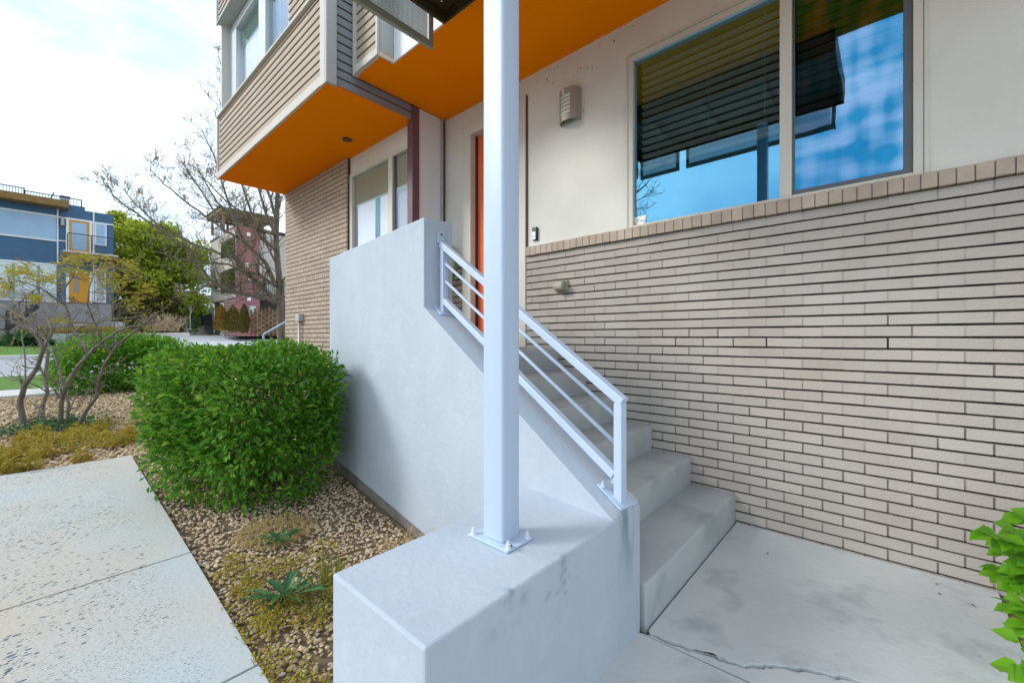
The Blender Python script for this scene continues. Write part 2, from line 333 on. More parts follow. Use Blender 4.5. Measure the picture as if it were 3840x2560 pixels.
M['leaf_lime'] = ramp_island('lime leaf', [(.12,.33,.015),(.16,.40,.02),(.09,.27,.015)], .4, .4)
M['leaf_tree'] = ramp_island('spring tree leaf', [(.21,.29,.02),(.31,.40,.03),(.42,.50,.07),(.13,.20,.015)], .6, .35)
M['leaf_gold'] = ramp_island('golden young leaf', [(.28,.25,.03),(.34,.31,.04),(.22,.27,.03),(.38,.30,.05)], .55, .35)
M['creeper'] = ramp_island('yellow green ground cover leaf', [(.36,.31,.035),(.44,.36,.05),(.26,.28,.03),(.46,.34,.05),(.40,.27,.03),(.30,.33,.05),(.48,.38,.12)], .7, .25)
M['weed'] = ramp_island('dark weed leaf', [(.03,.11,.035),(.05,.15,.05),(.07,.18,.06)], .45, .2)
M['straw'] = ramp_island('dry grass blade', [(.45,.34,.17),(.55,.44,.25),(.38,.29,.10),(.42,.36,.12)], .7, .3)
M['grass'] = ramp_island('green grass blade', [(.12,.15,.02),(.20,.21,.03),(.30,.27,.06)], .6, .3)
M['bark'] = mat('grey bark', (.23,.20,.18), .85, (.15,.13,.115), 12, 5, .5, 50, stretch=(1,1,.25))
M['bark_warm'] = mat('brown grey bark', (.20,.165,.135), .85, (.12,.10,.08), 12, 5, .5, 50, stretch=(1,1,.25))
M['twig'] = mat('twig', (.26,.20,.11), .85)
M['stem'] = mat('green stem', (.16,.17,.06), .8)
M['blue'] = mat('blue house panel', (.065,.145,.26), .6, (.058,.13,.235), 1, 3)
M['lightblue'] = mat('pale blue garage panel', (.36,.52,.72), .4, (.33,.48,.67), 1, 2)
M['white'] = mat('white trim', (.78,.80,.82), .6)
M['tan_wood'] = mat('brown timber fascia', (.25,.155,.055), .7, (.20,.12,.04), 3, 3)
M['yellow'] = mat('yellow orange door', (.62,.29,.035), .5)
M['iron'] = mat('black iron', (.03,.035,.04), .5)
M['grey_wall'] = mat('grey base wall', (.33,.32,.33), .85, (.27,.26,.27), 1, 4)
M['board_conc'] = mat('board formed concrete', (.48,.53,.53), .9, (.40,.45,.45), .8, 4, stretch=(.3,.3,8))
M['red_brick'] = None
M['beige'] = mat('beige stucco', (.50,.47,.42), .9, (.46,.43,.385), 1, 3)
M['taupe'] = mat('taupe recess', (.21,.17,.12), .9)
M['wood'] = mat('weathered timber', (.30,.22,.14), .85, (.20,.145,.09), 8, 4, stretch=(1,1,4), island=.2)
M['dark_wood'] = mat('dark slat timber', (.075,.06,.055), .8, (.055,.045,.04), 4, 3)
M['rust_leaf'] = ramp_island('rusty evergreen leaf', [(.24,.14,.02),(.16,.11,.018),(.33,.19,.03)], .7, .2)
M['olive_leaf'] = ramp_island('olive evergreen leaf', [(.10,.095,.018),(.14,.11,.02),(.075,.075,.015)], .7, .2)
def red_brick_mat():
    m = bpy.data.materials.new('red brick'); m.use_nodes = True; t = m.node_tree; N = t.nodes; b = N['Principled BSDF']; b.inputs['Roughness'].default_value = .9
    tcn = N.new('ShaderNodeTexCoord'); mp_ = N.new('ShaderNodeMapping'); mp_.inputs['Rotation'].default_value = (R(90),0,0)
    br = N.new('ShaderNodeTexBrick'); br.inputs['Scale'].default_value = 1; br.inputs['Brick Width'].default_value = .30; br.inputs['Row Height'].default_value = .10; br.inputs['Mortar Size'].default_value = .012
    br.inputs['Color1'].default_value = (.28,.085,.085,1); br.inputs['Color2'].default_value = (.22,.065,.07,1); br.inputs['Mortar'].default_value = (.38,.26,.25,1)
    t.links.new(tcn.outputs['Object'], mp_.inputs[0]); t.links.new(mp_.outputs[0], br.inputs['Vector']); t.links.new(br.outputs[0], b.inputs['Base Color'])
    return m
M['red_brick'] = red_brick_mat()

# ================================================================== GROUND
g = MB()
xs = [-400,-60,-20,-8,-4,-1.2,.62,1.5,3.4,8,20,60,400]; ys = [p[0] for p in GP]
ys = sorted(set(ys + [-60,.8,5.77,9]))
for y in ys:
    for x in xs: g.v.append((x, y, gz(y) - .03))
nx = len(xs)
for j in range(len(ys)-1):
    for i in range(nx-1): g.f.append((j*nx+i, j*nx+i+1, (j+1)*nx+i+1, (j+1)*nx+i)); g.m.append(0)
struct('ground', g, M['soil'])

def sheet(x0, x1, ylist, dz, thick=.0):
    m = MB()
    for a, b in zip(ylist[:-1], ylist[1:]):
        if thick: m.hexa([(x0,a,gz(a)+dz-thick),(x1,a,gz(a)+dz-thick),(x1,b,gz(b)+dz-thick),(x0,b,gz(b)+dz-thick)],
                         [(x0,a,gz(a)+dz),(x1,a,gz(a)+dz),(x1,b,gz(b)+dz),(x0,b,gz(b)+dz)])
        else: m.add([(x0,a,gz(a)+dz),(x1,a,gz(a)+dz),(x1,b,gz(b)+dz),(x0,b,gz(b)+dz)], [(0,1,2,3)])
    return m
# front walkway in separate slabs with open joints
wk = MB()
edges = [-2.5, .83, 1.958, 3.16, 5.745]
for a, b in zip(edges[:-1], edges[1:]):
    for c, d in ((a + .007, min(b - .007, 2.3)), (max(a + .007, 2.3), b - .007)):
        if d - c > .05: 
            wk.hexa([(-4,c,gz(c)-.12),(.6,c,gz(c)-.12),(.6,d,gz(d)-.12),(-4,d,gz(d)-.12)], [(-4,c,gz(c)+.012),(.6,c,gz(c)+.012),(.6,d,gz(d)+.012),(-4,d,gz(d)+.012)])
struct('walkway', wk, M['walk'])
struct('sidewalk', sheet(-60, 60, [13.2, 14.5], .02, .1), M['sidewalk'])
struct('lawn_strip', sheet(-60, 60, [14.5, 16, 18.2], .03), M['lawn'])
struct('street', sheet(-200, 200, [18.4, 22, 27], -.02), M['asphalt'])
kb = sheet(-60, 60, [18.2, 18.4], .06, .2); struct('kerb', kb, M['sidewalk'])
kb = sheet(-60, 3.0, [27, 27.25], .12, .3); struct('far_kerb', kb, M['sidewalk'])
struct('far_lawn', sheet(-60, 4.0, [27.25, 30, 33.2], .08), M['lawn'])
struct('driveway', sheet(4.2, 60, [27, 30, 33, 36, 40], .02), M['drive'])
struct('far_yard', sheet(-60, 60, [40.02, 45, 60], .03), M['yard'])
al = MB(); 
al.add([(7.2,40,.19),(9.6,40,.19),(10.2,60,.34),(8.2,60,.34)], [(0,1,2,3)]); al.add([(11,40.0,.19),(12.2,40,.19),(12.2,52,.27),(11.2,52,.27)], [(0,1,2,3)])
struct('far_path', al, M['sidewalk'])

# landing at the foot of the steps: three slabs split by a joint and a broken crack
FL = -1.27
crack = [(1.738,.765),(1.744,.693),(1.766,.577),(1.785,.50),(1.804,.427),(1.85,.36),(1.897,.312),(1.93,.25),(1.959,.196),(1.99,.12),(2.02,.059),(2.06,-.1),(2.2,-.4)]
fine = []
for (a, b), (c, d) in zip(crack[:-1], crack[1:]):
    for k in range(4): fine.append((a + (c-a)*k/4 + random.uniform(-.007,.007), b + (d-b)*k/4 + random.uniform(-.007,.007)))
fine.append(crack[-1])
def slab(poly, z0, z1):
    bm = bmesh.new(); vs = [bm.verts.new((x, y, z1)) for x, y in poly]; f = bm.faces.new(vs)
    if f.normal.z < 0: f.normal_flip()
    bmesh.ops.triangulate(bm, faces=[f]); top = list(bm.faces)
    ex = bmesh.ops.extrude_face_region(bm, geom=top); 
    for v in ex['geom']:
        if isinstance(v, bmesh.types.BMVert): v.co.z = z0
    bm.verts.index_update(); m = MB(); bm.verts.ensure_lookup_table()
    m.add([tuple(v.co) for v in bm.verts], [tuple(v.index for v in f.verts) for f in bm.faces]); bm.free(); return m
ld = MB()
gap = [.006 + .011 * abs(math.sin(i * .37 + .4)) * min(1, i / 5) for i in range(len(fine))]
A = [(x + gap[i], y + gap[i]*.4) for i, (x, y) in enumerate(fine)]
B = [(x - .002, y) for x, y in fine]
for poly, top in (([(3.188,.776)] + [(1.758,.776)] + A + [(2.25,-.41),(3.188,-.41)], FL),
                  (B + [(2.18,-.41),(1.80,-.41),(1.722,.80)], FL - .004),
                  ([(.62,.83),(1.712,.83),(1.712,.77),(1.74,.2),(1.78,-.41),(1.78,-3),(.62,-3)], FL + .002),
                  ([(1.785,-.42),(2.5,-.42),(2.5,-3),(1.785,-3)], FL)):
    s_ = slab(poly, FL - .10, top); ld.add(s_.v, s_.f)
struct('landing', ld, M['slab'], bevel=.004, seg=2)
fl_ = MB(); fl_.add([(.63,-3,FL-.022),(3.25,-3,FL-.022),(3.25,.82,FL-.022),(.63,.82,FL-.022)], [(0,1,2,3)]); struct('crack_dirt', fl_, M['mortar'])
sb = MB(); sb.add([(2.5,-3,FL-.02),(3.3,-3,FL-.02),(3.3,-.40,FL-.02),(2.5,-.40,FL-.02)], [(0,1,2,3)])
struct('planting_bed', sb, M['soil'])

# ------------------------------------------------------------------ pebbles
ico_v, ico_f = None, None
def ico(sub):
    bm = bmesh.new(); bmesh.ops.create_icosphere(bm, subdivisions=sub, radius=1); bm.verts.ensure_lookup_table()
    v = np.array([v.co[:] for v in bm.verts]); f = np.array([[q.index for q in p.verts] for p in bm.faces]); bm.free(); return v, f
def pebbles(name, n, sampler, size, sub, material, label, cat):
    v0, f0 = ico(sub); nv = len(v0)
    V = np.zeros((n, nv, 3)); 
    for i in range(n):
        x, y = sampler(); s = size * rng.uniform(.6, 1.25)
        sc = np.array([s * rng.uniform(.75,1.15), s * rng.uniform(.55,.9), s * rng.uniform(.35,.6)])
        a, b, c = rng.uniform(0, 6.28), rng.normal(0, .3), rng.normal(0, .3)
        p = v0 * sc * (1 + .16 * np.sin(v0[:, [1,2,0]] * 3 + rng.uniform(0, 6, 3)))
        ca, sa = math.cos(a), math.sin(a); cb, sb_ = math.cos(b), math.sin(b); cc, sc_ = math.cos(c), math.sin(c)
        Rm = np.array([[ca,-sa,0],[sa,ca,0],[0,0,1]]) @ np.array([[cb,0,sb_],[0,1,0],[-sb_,0,cb]]) @ np.array([[1,0,0],[0,cc,-sc_],[0,sc_,cc]])
        V[i] = p @ Rm.T + np.array([x, y, gz(y) - .03 + s * .35 + rng.uniform(0, .012)])
    Fc = (f0[None] + (np.arange(n) * nv)[:, None, None]).reshape(-1, 3)
    me = bpy.data.meshes.new(name); V = V.reshape(-1, 3)
    me.vertices.add(len(V)); me.vertices.foreach_set('co', V.ravel()); me.loops.add(len(Fc)*3); me.loops.foreach_set('vertex_index', Fc.ravel())
    me.polygons.add(len(Fc)); me.polygons.foreach_set('loop_start', np.arange(0, len(Fc)*3, 3)); me.polygons.foreach_set('loop_total', np.full(len(Fc), 3))
    me.polygons.foreach_set('use_smooth', np.ones(len(Fc), dtype=bool)); me.update(); me.validate()
    me.materials.append(material); o = bpy.data.objects.new(name, me); COL.objects.link(o)
    return tag(o, label, cat, kind='stuff')
def strip():
    while True:
        y = rng.uniform(1.25, 6.6); x = rng.uniform(.615, 2.3)
        if x < 1.50 + (y - .808) * .1263 - .02 or y > 4.3: return x, y
pebbles('gravel', 13500, strip, .0138, 1, M['pebble'], 'tan and grey river pebbles between walkway and concrete wall', 'gravel')
def bed():
    y = 5.8 + 7.3 * rng.uniform() ** 1.3; return rng.uniform(-2.2, 2.4) if y > 6.5 else rng.uniform(-2.2, 2.2), y
pebbles('gravel_bed', 17000, bed, .024, 1, M['pebble_bed'], 'tan pebble bed around the multi stemmed tree', 'gravel')

# ================================================================== OUR TOWNHOUSE
XW = 3.2; CH = .0667
def bricks(mb, X, y0, y1, z1, n, phase=0, skip=None, soldier=None, dep=.09, dark_z=None):
    z = z1
    for k in range(n):
        top, bot = z - .004, z - CH + .0078
        if soldier is not None and k in soldier:
            y = y0
            while y < y1 - .02:
                e = min(y + .0667, y1); mb.box(X + random.uniform(-.001,.001), X + dep, y + .005, e - .004, bot - (.02), top, 0); y += .0667
            z -= CH + .02; continue
        y = y0 - (.1 if (k + phase) % 2 else 0)
        while y < y1 - .01:
            a, b = max(y, y0), min(y + .2, y1)
            if b - a > .02 and not (skip and skip(a, b, bot, top)):
                dx = random.uniform(-.0018, .0018); t1, t2 = random.uniform(-.0012,.0012), random.uniform(-.0012,.0012)
                mb.hexa([(X+dx, a+.0045, bot+t1),(X+dep, a+.0045, bot),(X+dep, b-.0045, bot),(X+dx, b-.0045, bot+t2)],
                        [(X+dx, a+.0045, top+t1),(X+dep, a+.0045, top),(X+dep, b-.0045, top),(X+dx, b-.0045, top+t2)], 0)
                weep = dark_z is not None and k == 12 and int(round(b / .2)) % 3 == 0
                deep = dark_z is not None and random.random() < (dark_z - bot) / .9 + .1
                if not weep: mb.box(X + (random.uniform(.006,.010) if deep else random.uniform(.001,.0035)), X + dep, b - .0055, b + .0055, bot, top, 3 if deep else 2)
            y += .2
        z -= CH
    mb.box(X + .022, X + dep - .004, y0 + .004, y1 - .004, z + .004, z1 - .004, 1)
house = thing('townhouse', 'near townhouse of tan brick and cream stucco with a wide blue window above the steps', 'house', (3.2, 1.5, -1.27))
wb = MB(); bricks(wb, XW, -2.4, 2.672, .80, 32, dark_z=0.0); obj('brick_wall', wb, [M['brick'], M['mortar'], M['mortar_light'], M['mortar_head']], house)
pb = MB(); bricks(pb, XW, 3.62, 3.945, .80, 15, 1); obj('brick_pier', pb, [M['brick_far'], M['mortar'], M['mortar_far']], house)
for (a, b) in ((-2.4, 2.672), (3.62, 3.945)):
    cp = MB(); y = a
    while y < b - .02:
        e = min(y + .0667, b); dx = random.uniform(-.002, .002); dz = random.uniform(-.0015,.0015)
        cp.box(XW - .032 + dx, XW + .075, y + .003, e - .003, .803 + dz, .886 + dz, 0); y += .0667
    cp.box(XW - .024, XW + .07, a + .004, b - .004, .807, .881, 1)
    obj('sill_course', cp, [M['cap'], M['mortar_head']], house)
# stucco with openings for the window and the door
st = MB(); X0, X1 = 3.214, 3.36; ZT = 2.60
st.box(X0, X1, -3.2, -.148, .884, ZT); st.box(X0, X1, -.148, 1.592, 2.302, ZT)
st.box(X0, X1, 1.592, 2.672, .884, ZT); st.box(X0, X1, 2.672, 3.62, 2.412, ZT); st.box(X0, X1, 3.62, 3.96, .884, ZT)
obj('stucco_wall', st, M['stucco'], house)
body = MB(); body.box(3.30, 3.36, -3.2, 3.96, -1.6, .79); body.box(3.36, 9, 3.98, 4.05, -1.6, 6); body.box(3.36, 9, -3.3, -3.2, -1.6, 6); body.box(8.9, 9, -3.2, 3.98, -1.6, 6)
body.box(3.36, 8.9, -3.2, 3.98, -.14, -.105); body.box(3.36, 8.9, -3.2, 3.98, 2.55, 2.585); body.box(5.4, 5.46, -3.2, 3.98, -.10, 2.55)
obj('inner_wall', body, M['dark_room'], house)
# soffit, fascia, upper storey with siding
so = MB(); so.box(1.90, 3.36, -3.2, 2.73, 2.587, 2.62); so.box(2.215, 3.36, 2.73, 3.46, 2.587, 2.62); so.box(2.072, 3.36, 3.46, 3.938, 2.587, 2.62)
obj('soffit', so, M['orange'], house)
fa = MB(); fa.box(2.20, 2.214, 2.722, 3.458, 2.585, 5.2); obj('fascia', fa, M['fascia'], house)
up = MB(); up.box(2.30, 9, -3.2, 3.92, 2.63, 6.0); up.box(1.92, 2.29, -3.2, 2.70, 2.63, 6.0); obj('upper_storey', up, M['fascia'], house)
RV = .0855
def siding_x(mb, X, y0, y1, z0, z1, start):         # faces -X
    z = start
    while z < z1:
        b, t = max(z, z0), min(z + RV, z1)
        if t - b > .01:
            q = [(X - .010, b), (X - .002, t - .013), (X + .022, t - .013), (X + .022, t), (X + .03, t), (X + .03, b)]
            mb.prism([(x, y0, zz) for x, zz in q], [(x, y1, zz) for x, zz in q])
        z += RV
def siding_y(mb, Y, x0, x1, z0, z1, start):         # faces -Y
    z = start
    while z < z1:
        b, t = max(z, z0), min(z + RV, z1)
        if t - b > .01:
            q = [(Y - .010, b), (Y - .002, t - .013), (Y + .022, t - .013), (Y + .022, t), (Y + .03, t), (Y + .03, b)]
            mb.prism([(x0, y, zz) for y, zz in q], [(x1, y, zz) for y, zz in q])
        z += RV
sx = MB(); siding_x(sx, 2.058, 3.50, 3.90, 2.60, 5.6, 2.655 - RV); obj('siding', sx, M['siding'], house)
tb = MB(); tb.box(2.036, 2.085, 3.882, 3.93, 2.575, 5.6); obj('corner_board', tb, M['trim'], house)
tb = MB(); tb.box(2.034, 2.06, 3.474, 3.50, 2.653, 5.6); tb.box(2.034, 2.075, 3.474, 3.881, 2.583, 2.652); obj('trim_board', tb, M['trim'], house)
tb = MB(); tb.box(2.062, 2.21, 3.462, 3.473, 2.61, 5.6); obj('return_panel', tb, M['grey_trim'], house)
tb = MB(); tb.box(2.056, 2.212, 3.459, 3.4735, 2.575, 2.609); obj('trim_board', tb, M['frame'], house)
# party wall facing the camera
pw = MB(); pw.box(2.832, 3.135, 3.945, 4.06, -1.3, 2.584); obj('party_wall', pw, M['fascia'], house)
ch = MB(); ch.box(3.137, 3.166, 3.925, 3.965, -.1, 2.58); obj('downpipe', ch, M['galv'], house)
ch = MB(); ch.box(3.168, 3.213, 3.962, 3.978, -.1, 2.58); obj('seam', ch, M['black'], house)
po = MB(); po.box(2.735, 2.829, 3.93, 4.03, -1.3, 2.585); obj('steel_post', po, M['plum'], house, bevel=.004)
# front door
dr = MB(); dr.box(3.285, 3.33, 2.79, 3.48, -.10, 2.27); 
door = obj('door', dr, M['door'], house)
cs = MB()
for y0, y1, z0, z1 in ((3.48, 3.617, -.10, 2.411), (2.678, 2.80, -.10, 2.411), (2.80, 3.48, 2.272, 2.411)):
    cs.box(3.19, 3.34, y0, y1, z0, z1)
obj('casing', cs, M['frame'], door, bevel=.004)
ds = MB(); ds.box(3.265, 3.284, 3.455, 3.479, -.10, 2.27); ds.box(3.20, 3.21, 2.664, 2.676, .89, 2.40); obj('weather_strip', ds, M['seal'], door)
hd = MB(); hd.cyl((3.27, 2.86, .92), (3.22, 2.86, .92), .012, 10); hd.bar((3.22, 2.86, .92), (3.22, 2.97, .92), .018, .018); obj('handle', hd, M['silver'], door)
# big window
wf = MB()
for y0, y1, z0, z1 in ((1.548, 1.590, .888, 2.300), (-.146, -.104, .888, 2.300), (-.104, 1.548, 2.256, 2.300), (-.104, 1.548, .888, .912), (.46, .527, .912, 2.256)):
    wf.box(3.205, 3.285, y0, y1, z0, z1)
win = obj('window', wf, M['frame'], house, bevel=.003)
of = MB()
for y0, y1, z0, z1 in ((1.591, 1.606, .888, 2.318), (-.166, -.148, .888, 2.318), (-.148, 1.591, 2.303, 2.318)): of.box(3.199, 3.213, y0, y1, z0, z1)
obj('window_trim', of, M['frame'], win)
gl = MB(); gl.box(3.240, 3.246, .527, 1.548, .912, 2.256); obj('pane', gl, M['glass_blue'], win)
gl = MB(); gl.box(3.232, 3.238, -.064, .446, .945, 2.23); obj('pane', gl, M['glass_wavy'], win)
sh = MB()
for y0, y1, z0, z1 in ((-.103, -.065, .913, 2.255), (.446, .459, .913, 2.255), (-.065, .446, .913, .944), (-.065, .446, 2.231, 2.255)): sh.box(3.225, 3.255, y0, y1, z0, z1)
obj('sash', sh, M['dark_alu'], win)
bl = MB(); z = 2.165
while z > 1.40:
    for a, b in ((-.09, .44), (.54, 1.50)):
        bl.hexa([(3.262, a, z+.011),(3.300, a, z-.008),(3.300, b, z-.008),(3.262, b, z+.011)], [(3.262, a, z+.013),(3.300, a, z-.006),(3.300, b, z-.006),(3.262, b, z+.013)], 0)
    z -= .058
for a, b in ((-.09, .44), (.54, 1.50)): bl.box(3.262, 3.30, a, b, z + .012, z + .035)
obj('blind', bl, M['blind'], win)
hr = MB(); hr.box(3.258, 3.31, .54, 1.50, 2.19, 2.25); hr.box(3.258, 3.31, -.09, .44, 2.19, 2.25); obj('head_rail', hr, M['olive'], win)
cdm = MB()
for y in (1.36, .98, .62): cdm.cyl((3.257, y, 1.42), (3.257, y, 2.2), .0022, 5)
obj('blind_cord', cdm, M['white'], win)
# sticker in the corner of the window
stk = thing('window_sticker', 'small white security sticker in the lower left corner of the wide window', 'sticker', (3.238, 1.49, .95))
a, b = .925, .985; q = [(1.452, b + .002), (1.546, b - .002), (1.546, a + .012), (1.53, a - .004), (1.50, a - .010), (1.468, a - .004), (1.452, a + .012)]
sm = MB(); sm.prism([(3.2385, y, z) for y, z in q], [(3.2365, y, z) for y, z in q]); obj('backing', sm, M['paper'], stk)
ic = MB(); ic.prism([(3.2362, y, z) for y, z in ((1.530,.950),(1.519,.962),(1.508,.956),(1.510,.951),(1.519,.954))], [(3.2358, y, z) for y, z in ((1.530,.950),(1.519,.962),(1.508,.956),(1.510,.951),(1.519,.954))])
ic.box(3.2358, 3.2362, 1.5125, 1.5165, .936, .948); ic.box(3.2358, 3.2362, 1.5215, 1.5235, .938, .944); obj('emblem', ic, M['ink'], stk)
def text(name, s, size, loc, rot, material, parent, ext=.0004):
    c = bpy.data.curves.new(name, 'FONT'); c.body = s; c.size = size; c.extrude = ext; c.materials.append(material)
    tmp = bpy.data.objects.new(name, c); COL.objects.link(tmp); dg = bpy.context.evaluated_depsgraph_get()
    me = bpy.data.meshes.new_from_object(tmp.evaluated_get(dg)); bpy.data.objects.remove(tmp); bpy.data.curves.remove(c)
    Mx = Matrix.Translation(loc) @ Matrix(rot).to_4x4(); me.transform(Mx)
    off = Vector((0,0,0)); p = parent
    while p is not None: off += p.location; p = p.parent
    me.transform(Matrix.Translation(-off)); o = bpy.data.objects.new(name, me); COL.objects.link(o); o.parent = parent; return o
FACE_X = ((0,0,-1),(-1,0,0),(0,1,0))     # text reading along -Y, facing -X
text('lettering', 'Home', .020, Vector((3.2358, 1.502, .938)), FACE_X, M['ink'], stk)

for y, z in ((2.55,2.50),(2.42,2.46),(2.30,2.53),(2.22,2.44),(2.12,2.37),(2.05,2.41),(1.98,2.38),(1.93,2.36),(2.02,2.02),(1.86,2.52),(2.36,2.40),(1.72,2.50),(1.55,2.54),(2.6,2.3)):
    r_ = random.uniform(.003,.008); k_ = [(y + r_*random.uniform(.5,1.2)*math.cos(a*.9), z + r_*random.uniform(.6,1.9)*math.sin(a*.9)) for a in range(7)]
    sk = MB(); sk.prism([(3.2125, a, b) for a, b in k_], [(3.2145, a, b) for a, b in k_]); obj('wall_spot', sk, M['spot'], house)
# ------------------------------------------------------------------ wall fittings
lamp = thing('wall_lamp', 'curved brushed nickel wall lamp with white slots beside the front door', 'lamp', (3.21, 2.15, 2.09))
hs = MB(); n = 14; yc, hw, dp = 2.15, .105, .095
def lpt(i, off=0): a = math.pi * i / n; return (3.212 - (dp + off) * math.sin(a) ** .8, yc + (hw + off) * math.cos(a))
za, zb = 1.945, 2.235
SL = [(2.005 + k * .036, 2.005 + k * .036 + .029) for k in range(5)]
for i in range(n):
    a0, a1 = lpt(i), lpt(i+1); b0, b1 = lpt(i, -.004), lpt(i+1, -.004)
    cuts = [(za, zb)] if not (3 <= i < 9) else [(za, SL[0][0])] + [(SL[k][1], SL[k+1][0]) for k in range(4)] + [(SL[4][1], zb)]
    for c, d in cuts: hs.hexa([(*a0, c), (*a1, c), (*b1, c), (*b0, c)], [(*a0, d), (*a1, d), (*b1, d), (*b0, d)])
hs.box(3.190, 3.213, yc - .10, yc + .10, za + .01, zb - .01)
obj('housing', hs, M['nickel'], lamp)
df = MB()
for i in range(1, n-1):
    a0, a1 = lpt(i, -.006), lpt(i+1, -.006); b0, b1 = lpt(i, -.010), lpt(i+1, -.010)
    df.hexa([(*a0, za+.03), (*a1, za+.03), (*b1, za+.03), (*b0, za+.03)], [(*a0, zb-.03), (*a1, zb-.03), (*b1, zb-.03), (*b0, zb-.03)])
obj('diffuser', df, M['opal'], lamp)
for z0, z1 in ((zb - .055, zb - .002), (za + .005, SL[0][0] - .005)):
    tbm = MB(); a0 = lpt(6, .002); tbm.box(a0[0] - .003, a0[0] + .006, a0[1] - .009, a0[1] + .009, z0, z1); obj('mounting_tab', tbm, M['opal'], lamp, bevel=.003)
bell = thing('doorbell', 'black and silver video doorbell on cream stucco by the door frame', 'doorbell', (3.21, 2.56, 1.0))
bm_ = MB(); bm_.box(3.188, 3.214, 2.532, 2.592, .945, 1.072); obj('body', bm_, M['black'], bell, bevel=.006, seg=3)
bm_ = MB(); bm_.box(3.183, 3.1875, 2.545, 2.592, .95, 1.028); obj('face_plate', bm_, M['silver'], bell, bevel=.002)
bm_ = MB(); bm_.tube([(3.1825, 2.570 + .014*math.cos(a*.524), .985 + .014*math.sin(a*.524)) for a in range(13)], .0022, 6); bm_.cyl((3.184,2.570,.985),(3.182,2.570,.985),.010,14); obj('button', bm_, M['silver'], bell)
bm_ = MB(); bm_.box(3.1855, 3.188, 2.556, 2.578, 1.038, 1.056); obj('lens', bm_, M['dark_alu'], bell)
oc = thing('outlet_cover', 'putty coloured outdoor outlet cover on the brick wall', 'outlet', (3.2, 2.24, .47))
om = MB(); om.box(3.175, 3.199, 2.172, 2.305, .425, .525); obj('back_plate', om, M['putty'], oc, bevel=.006, seg=3)
om = MB(); q = [(3.176,.428),(3.176,.522),(3.150,.520),(3.112,.497),(3.106,.455),(3.118,.432)]; om.prism([(x,2.185,z) for x,z in q], [(x,2.285,z) for x,z in q]); obj('hood', om, M['putty'], oc, bevel=.010, seg=3)
hz = thing('garden_hose', 'green garden hose coiled on the wall left of the orange door', 'hose', (3.15, 3.78, .85))
hm = MB()
for k in range(4):
    hm.tube([(3.13 - .018*(k % 2), 3.785 + (.125 + .012*k)*math.cos(a*math.pi/10), .84 + (.19+.012*k)*math.sin(a*math.pi/10)) for a in range(21)], .010, 8, cap=False)
obj('coil', hm, M['hose'], hz, smooth=True)
hm = MB(); hm.cyl((3.2, 3.785, 1.0), (3.09, 3.785, 1.0), .03, 14); hm.cyl((3.10, 3.785, 1.0), (3.085, 3.785, 1.0), .05, 14); obj('hanger', hm, mat('dark green hanger', (.01,.05,.035), .5), hz)

# ================================================================== STEPS AND CONCRETE WALLS
PH = R(7.2); dvec = Vector((math.sin(PH), math.cos(PH), 0)); evec = Vector((math.cos(PH), -math.sin(PH), 0))
Q = Vector((1.502, .807, 0)); SLP = .615
def rp(s, o, z): v = Q + dvec * s + evec * o; return Vector((v.x, v.y, z))
stair = thing('staircase', 'six grey concrete steps rising beside the brick wall to the front door', 'stairs', (2.5, 1.5, -1.27))
for k in range(6):
    y0 = .783 + .2985 * k; y1 = y0 + .315 if k < 5 else 3.955; zt = FL + .1945 * (k + 1)
    xl = 1.502 + (y0 - .808) * .1263 + .11
    xl = 1.752 if k == 0 else xl; zl0 = FL - .05 if k == 0 else FL + .1945 * k - .10; xr_ = xl + (y1 - y0) * .1263
    m = MB(); m.hexa([(xl,y0,zl0),(3.196,y0,zl0),(3.196,y1,zl0),(xr_,y1,zl0)], [(xl,y0,zt),(3.196,y0,zt),(3.196,y1,zt),(xr_,y1,zt)]); obj('step', m, M['step'], stair, bevel=.013, seg=3)
wall = thing('stair_wall', 'tall pale blue concrete parapet wall sloping down beside the steps to a low block', 'wall', (1.5, 1.5, -1.35))
TK = .225
side = [(0,-1.41),(0,-.725),(1.504,.20),(1.504,.80),(3.419,.80),(3.419,-1.175)]
def front(o): return o * math.tan(PH)
def ring(o): return [rp(s + (front(o) if s == 0 else 0), o, z + (front(o) * SLP if i == 1 else 0)) for i, (s, z) in enumerate(side)]
m = MB(); m.prism(ring(0), ring(TK)); obj('parapet', m, M['concrete'], wall, bevel=.006, seg=2)
m = MB(); lo = [(.594,.804),(1.74,.804),(1.60,1.274),(.594,1.274)]; m.prism([(x,y,-1.7) for x,y in lo], [(x,y,-.725) for x,y in lo]); obj('low_block', m, M['concrete'], wall, bevel=.008, seg=2)
m = MB(); m.prism([rp(s, o, z) for s,o,z in ((.3,.02,-1.6),(3.38,.02,-1.6),(3.38,.02,-1.18),(.3,.02,-1.388))], [rp(s, o, z) for s,o,z in ((.3,.2,-1.6),(3.38,.2,-1.6),(3.38,.2,-1.18),(.3,.2,-1.388))]); obj('footing', m, M['base'], wall)

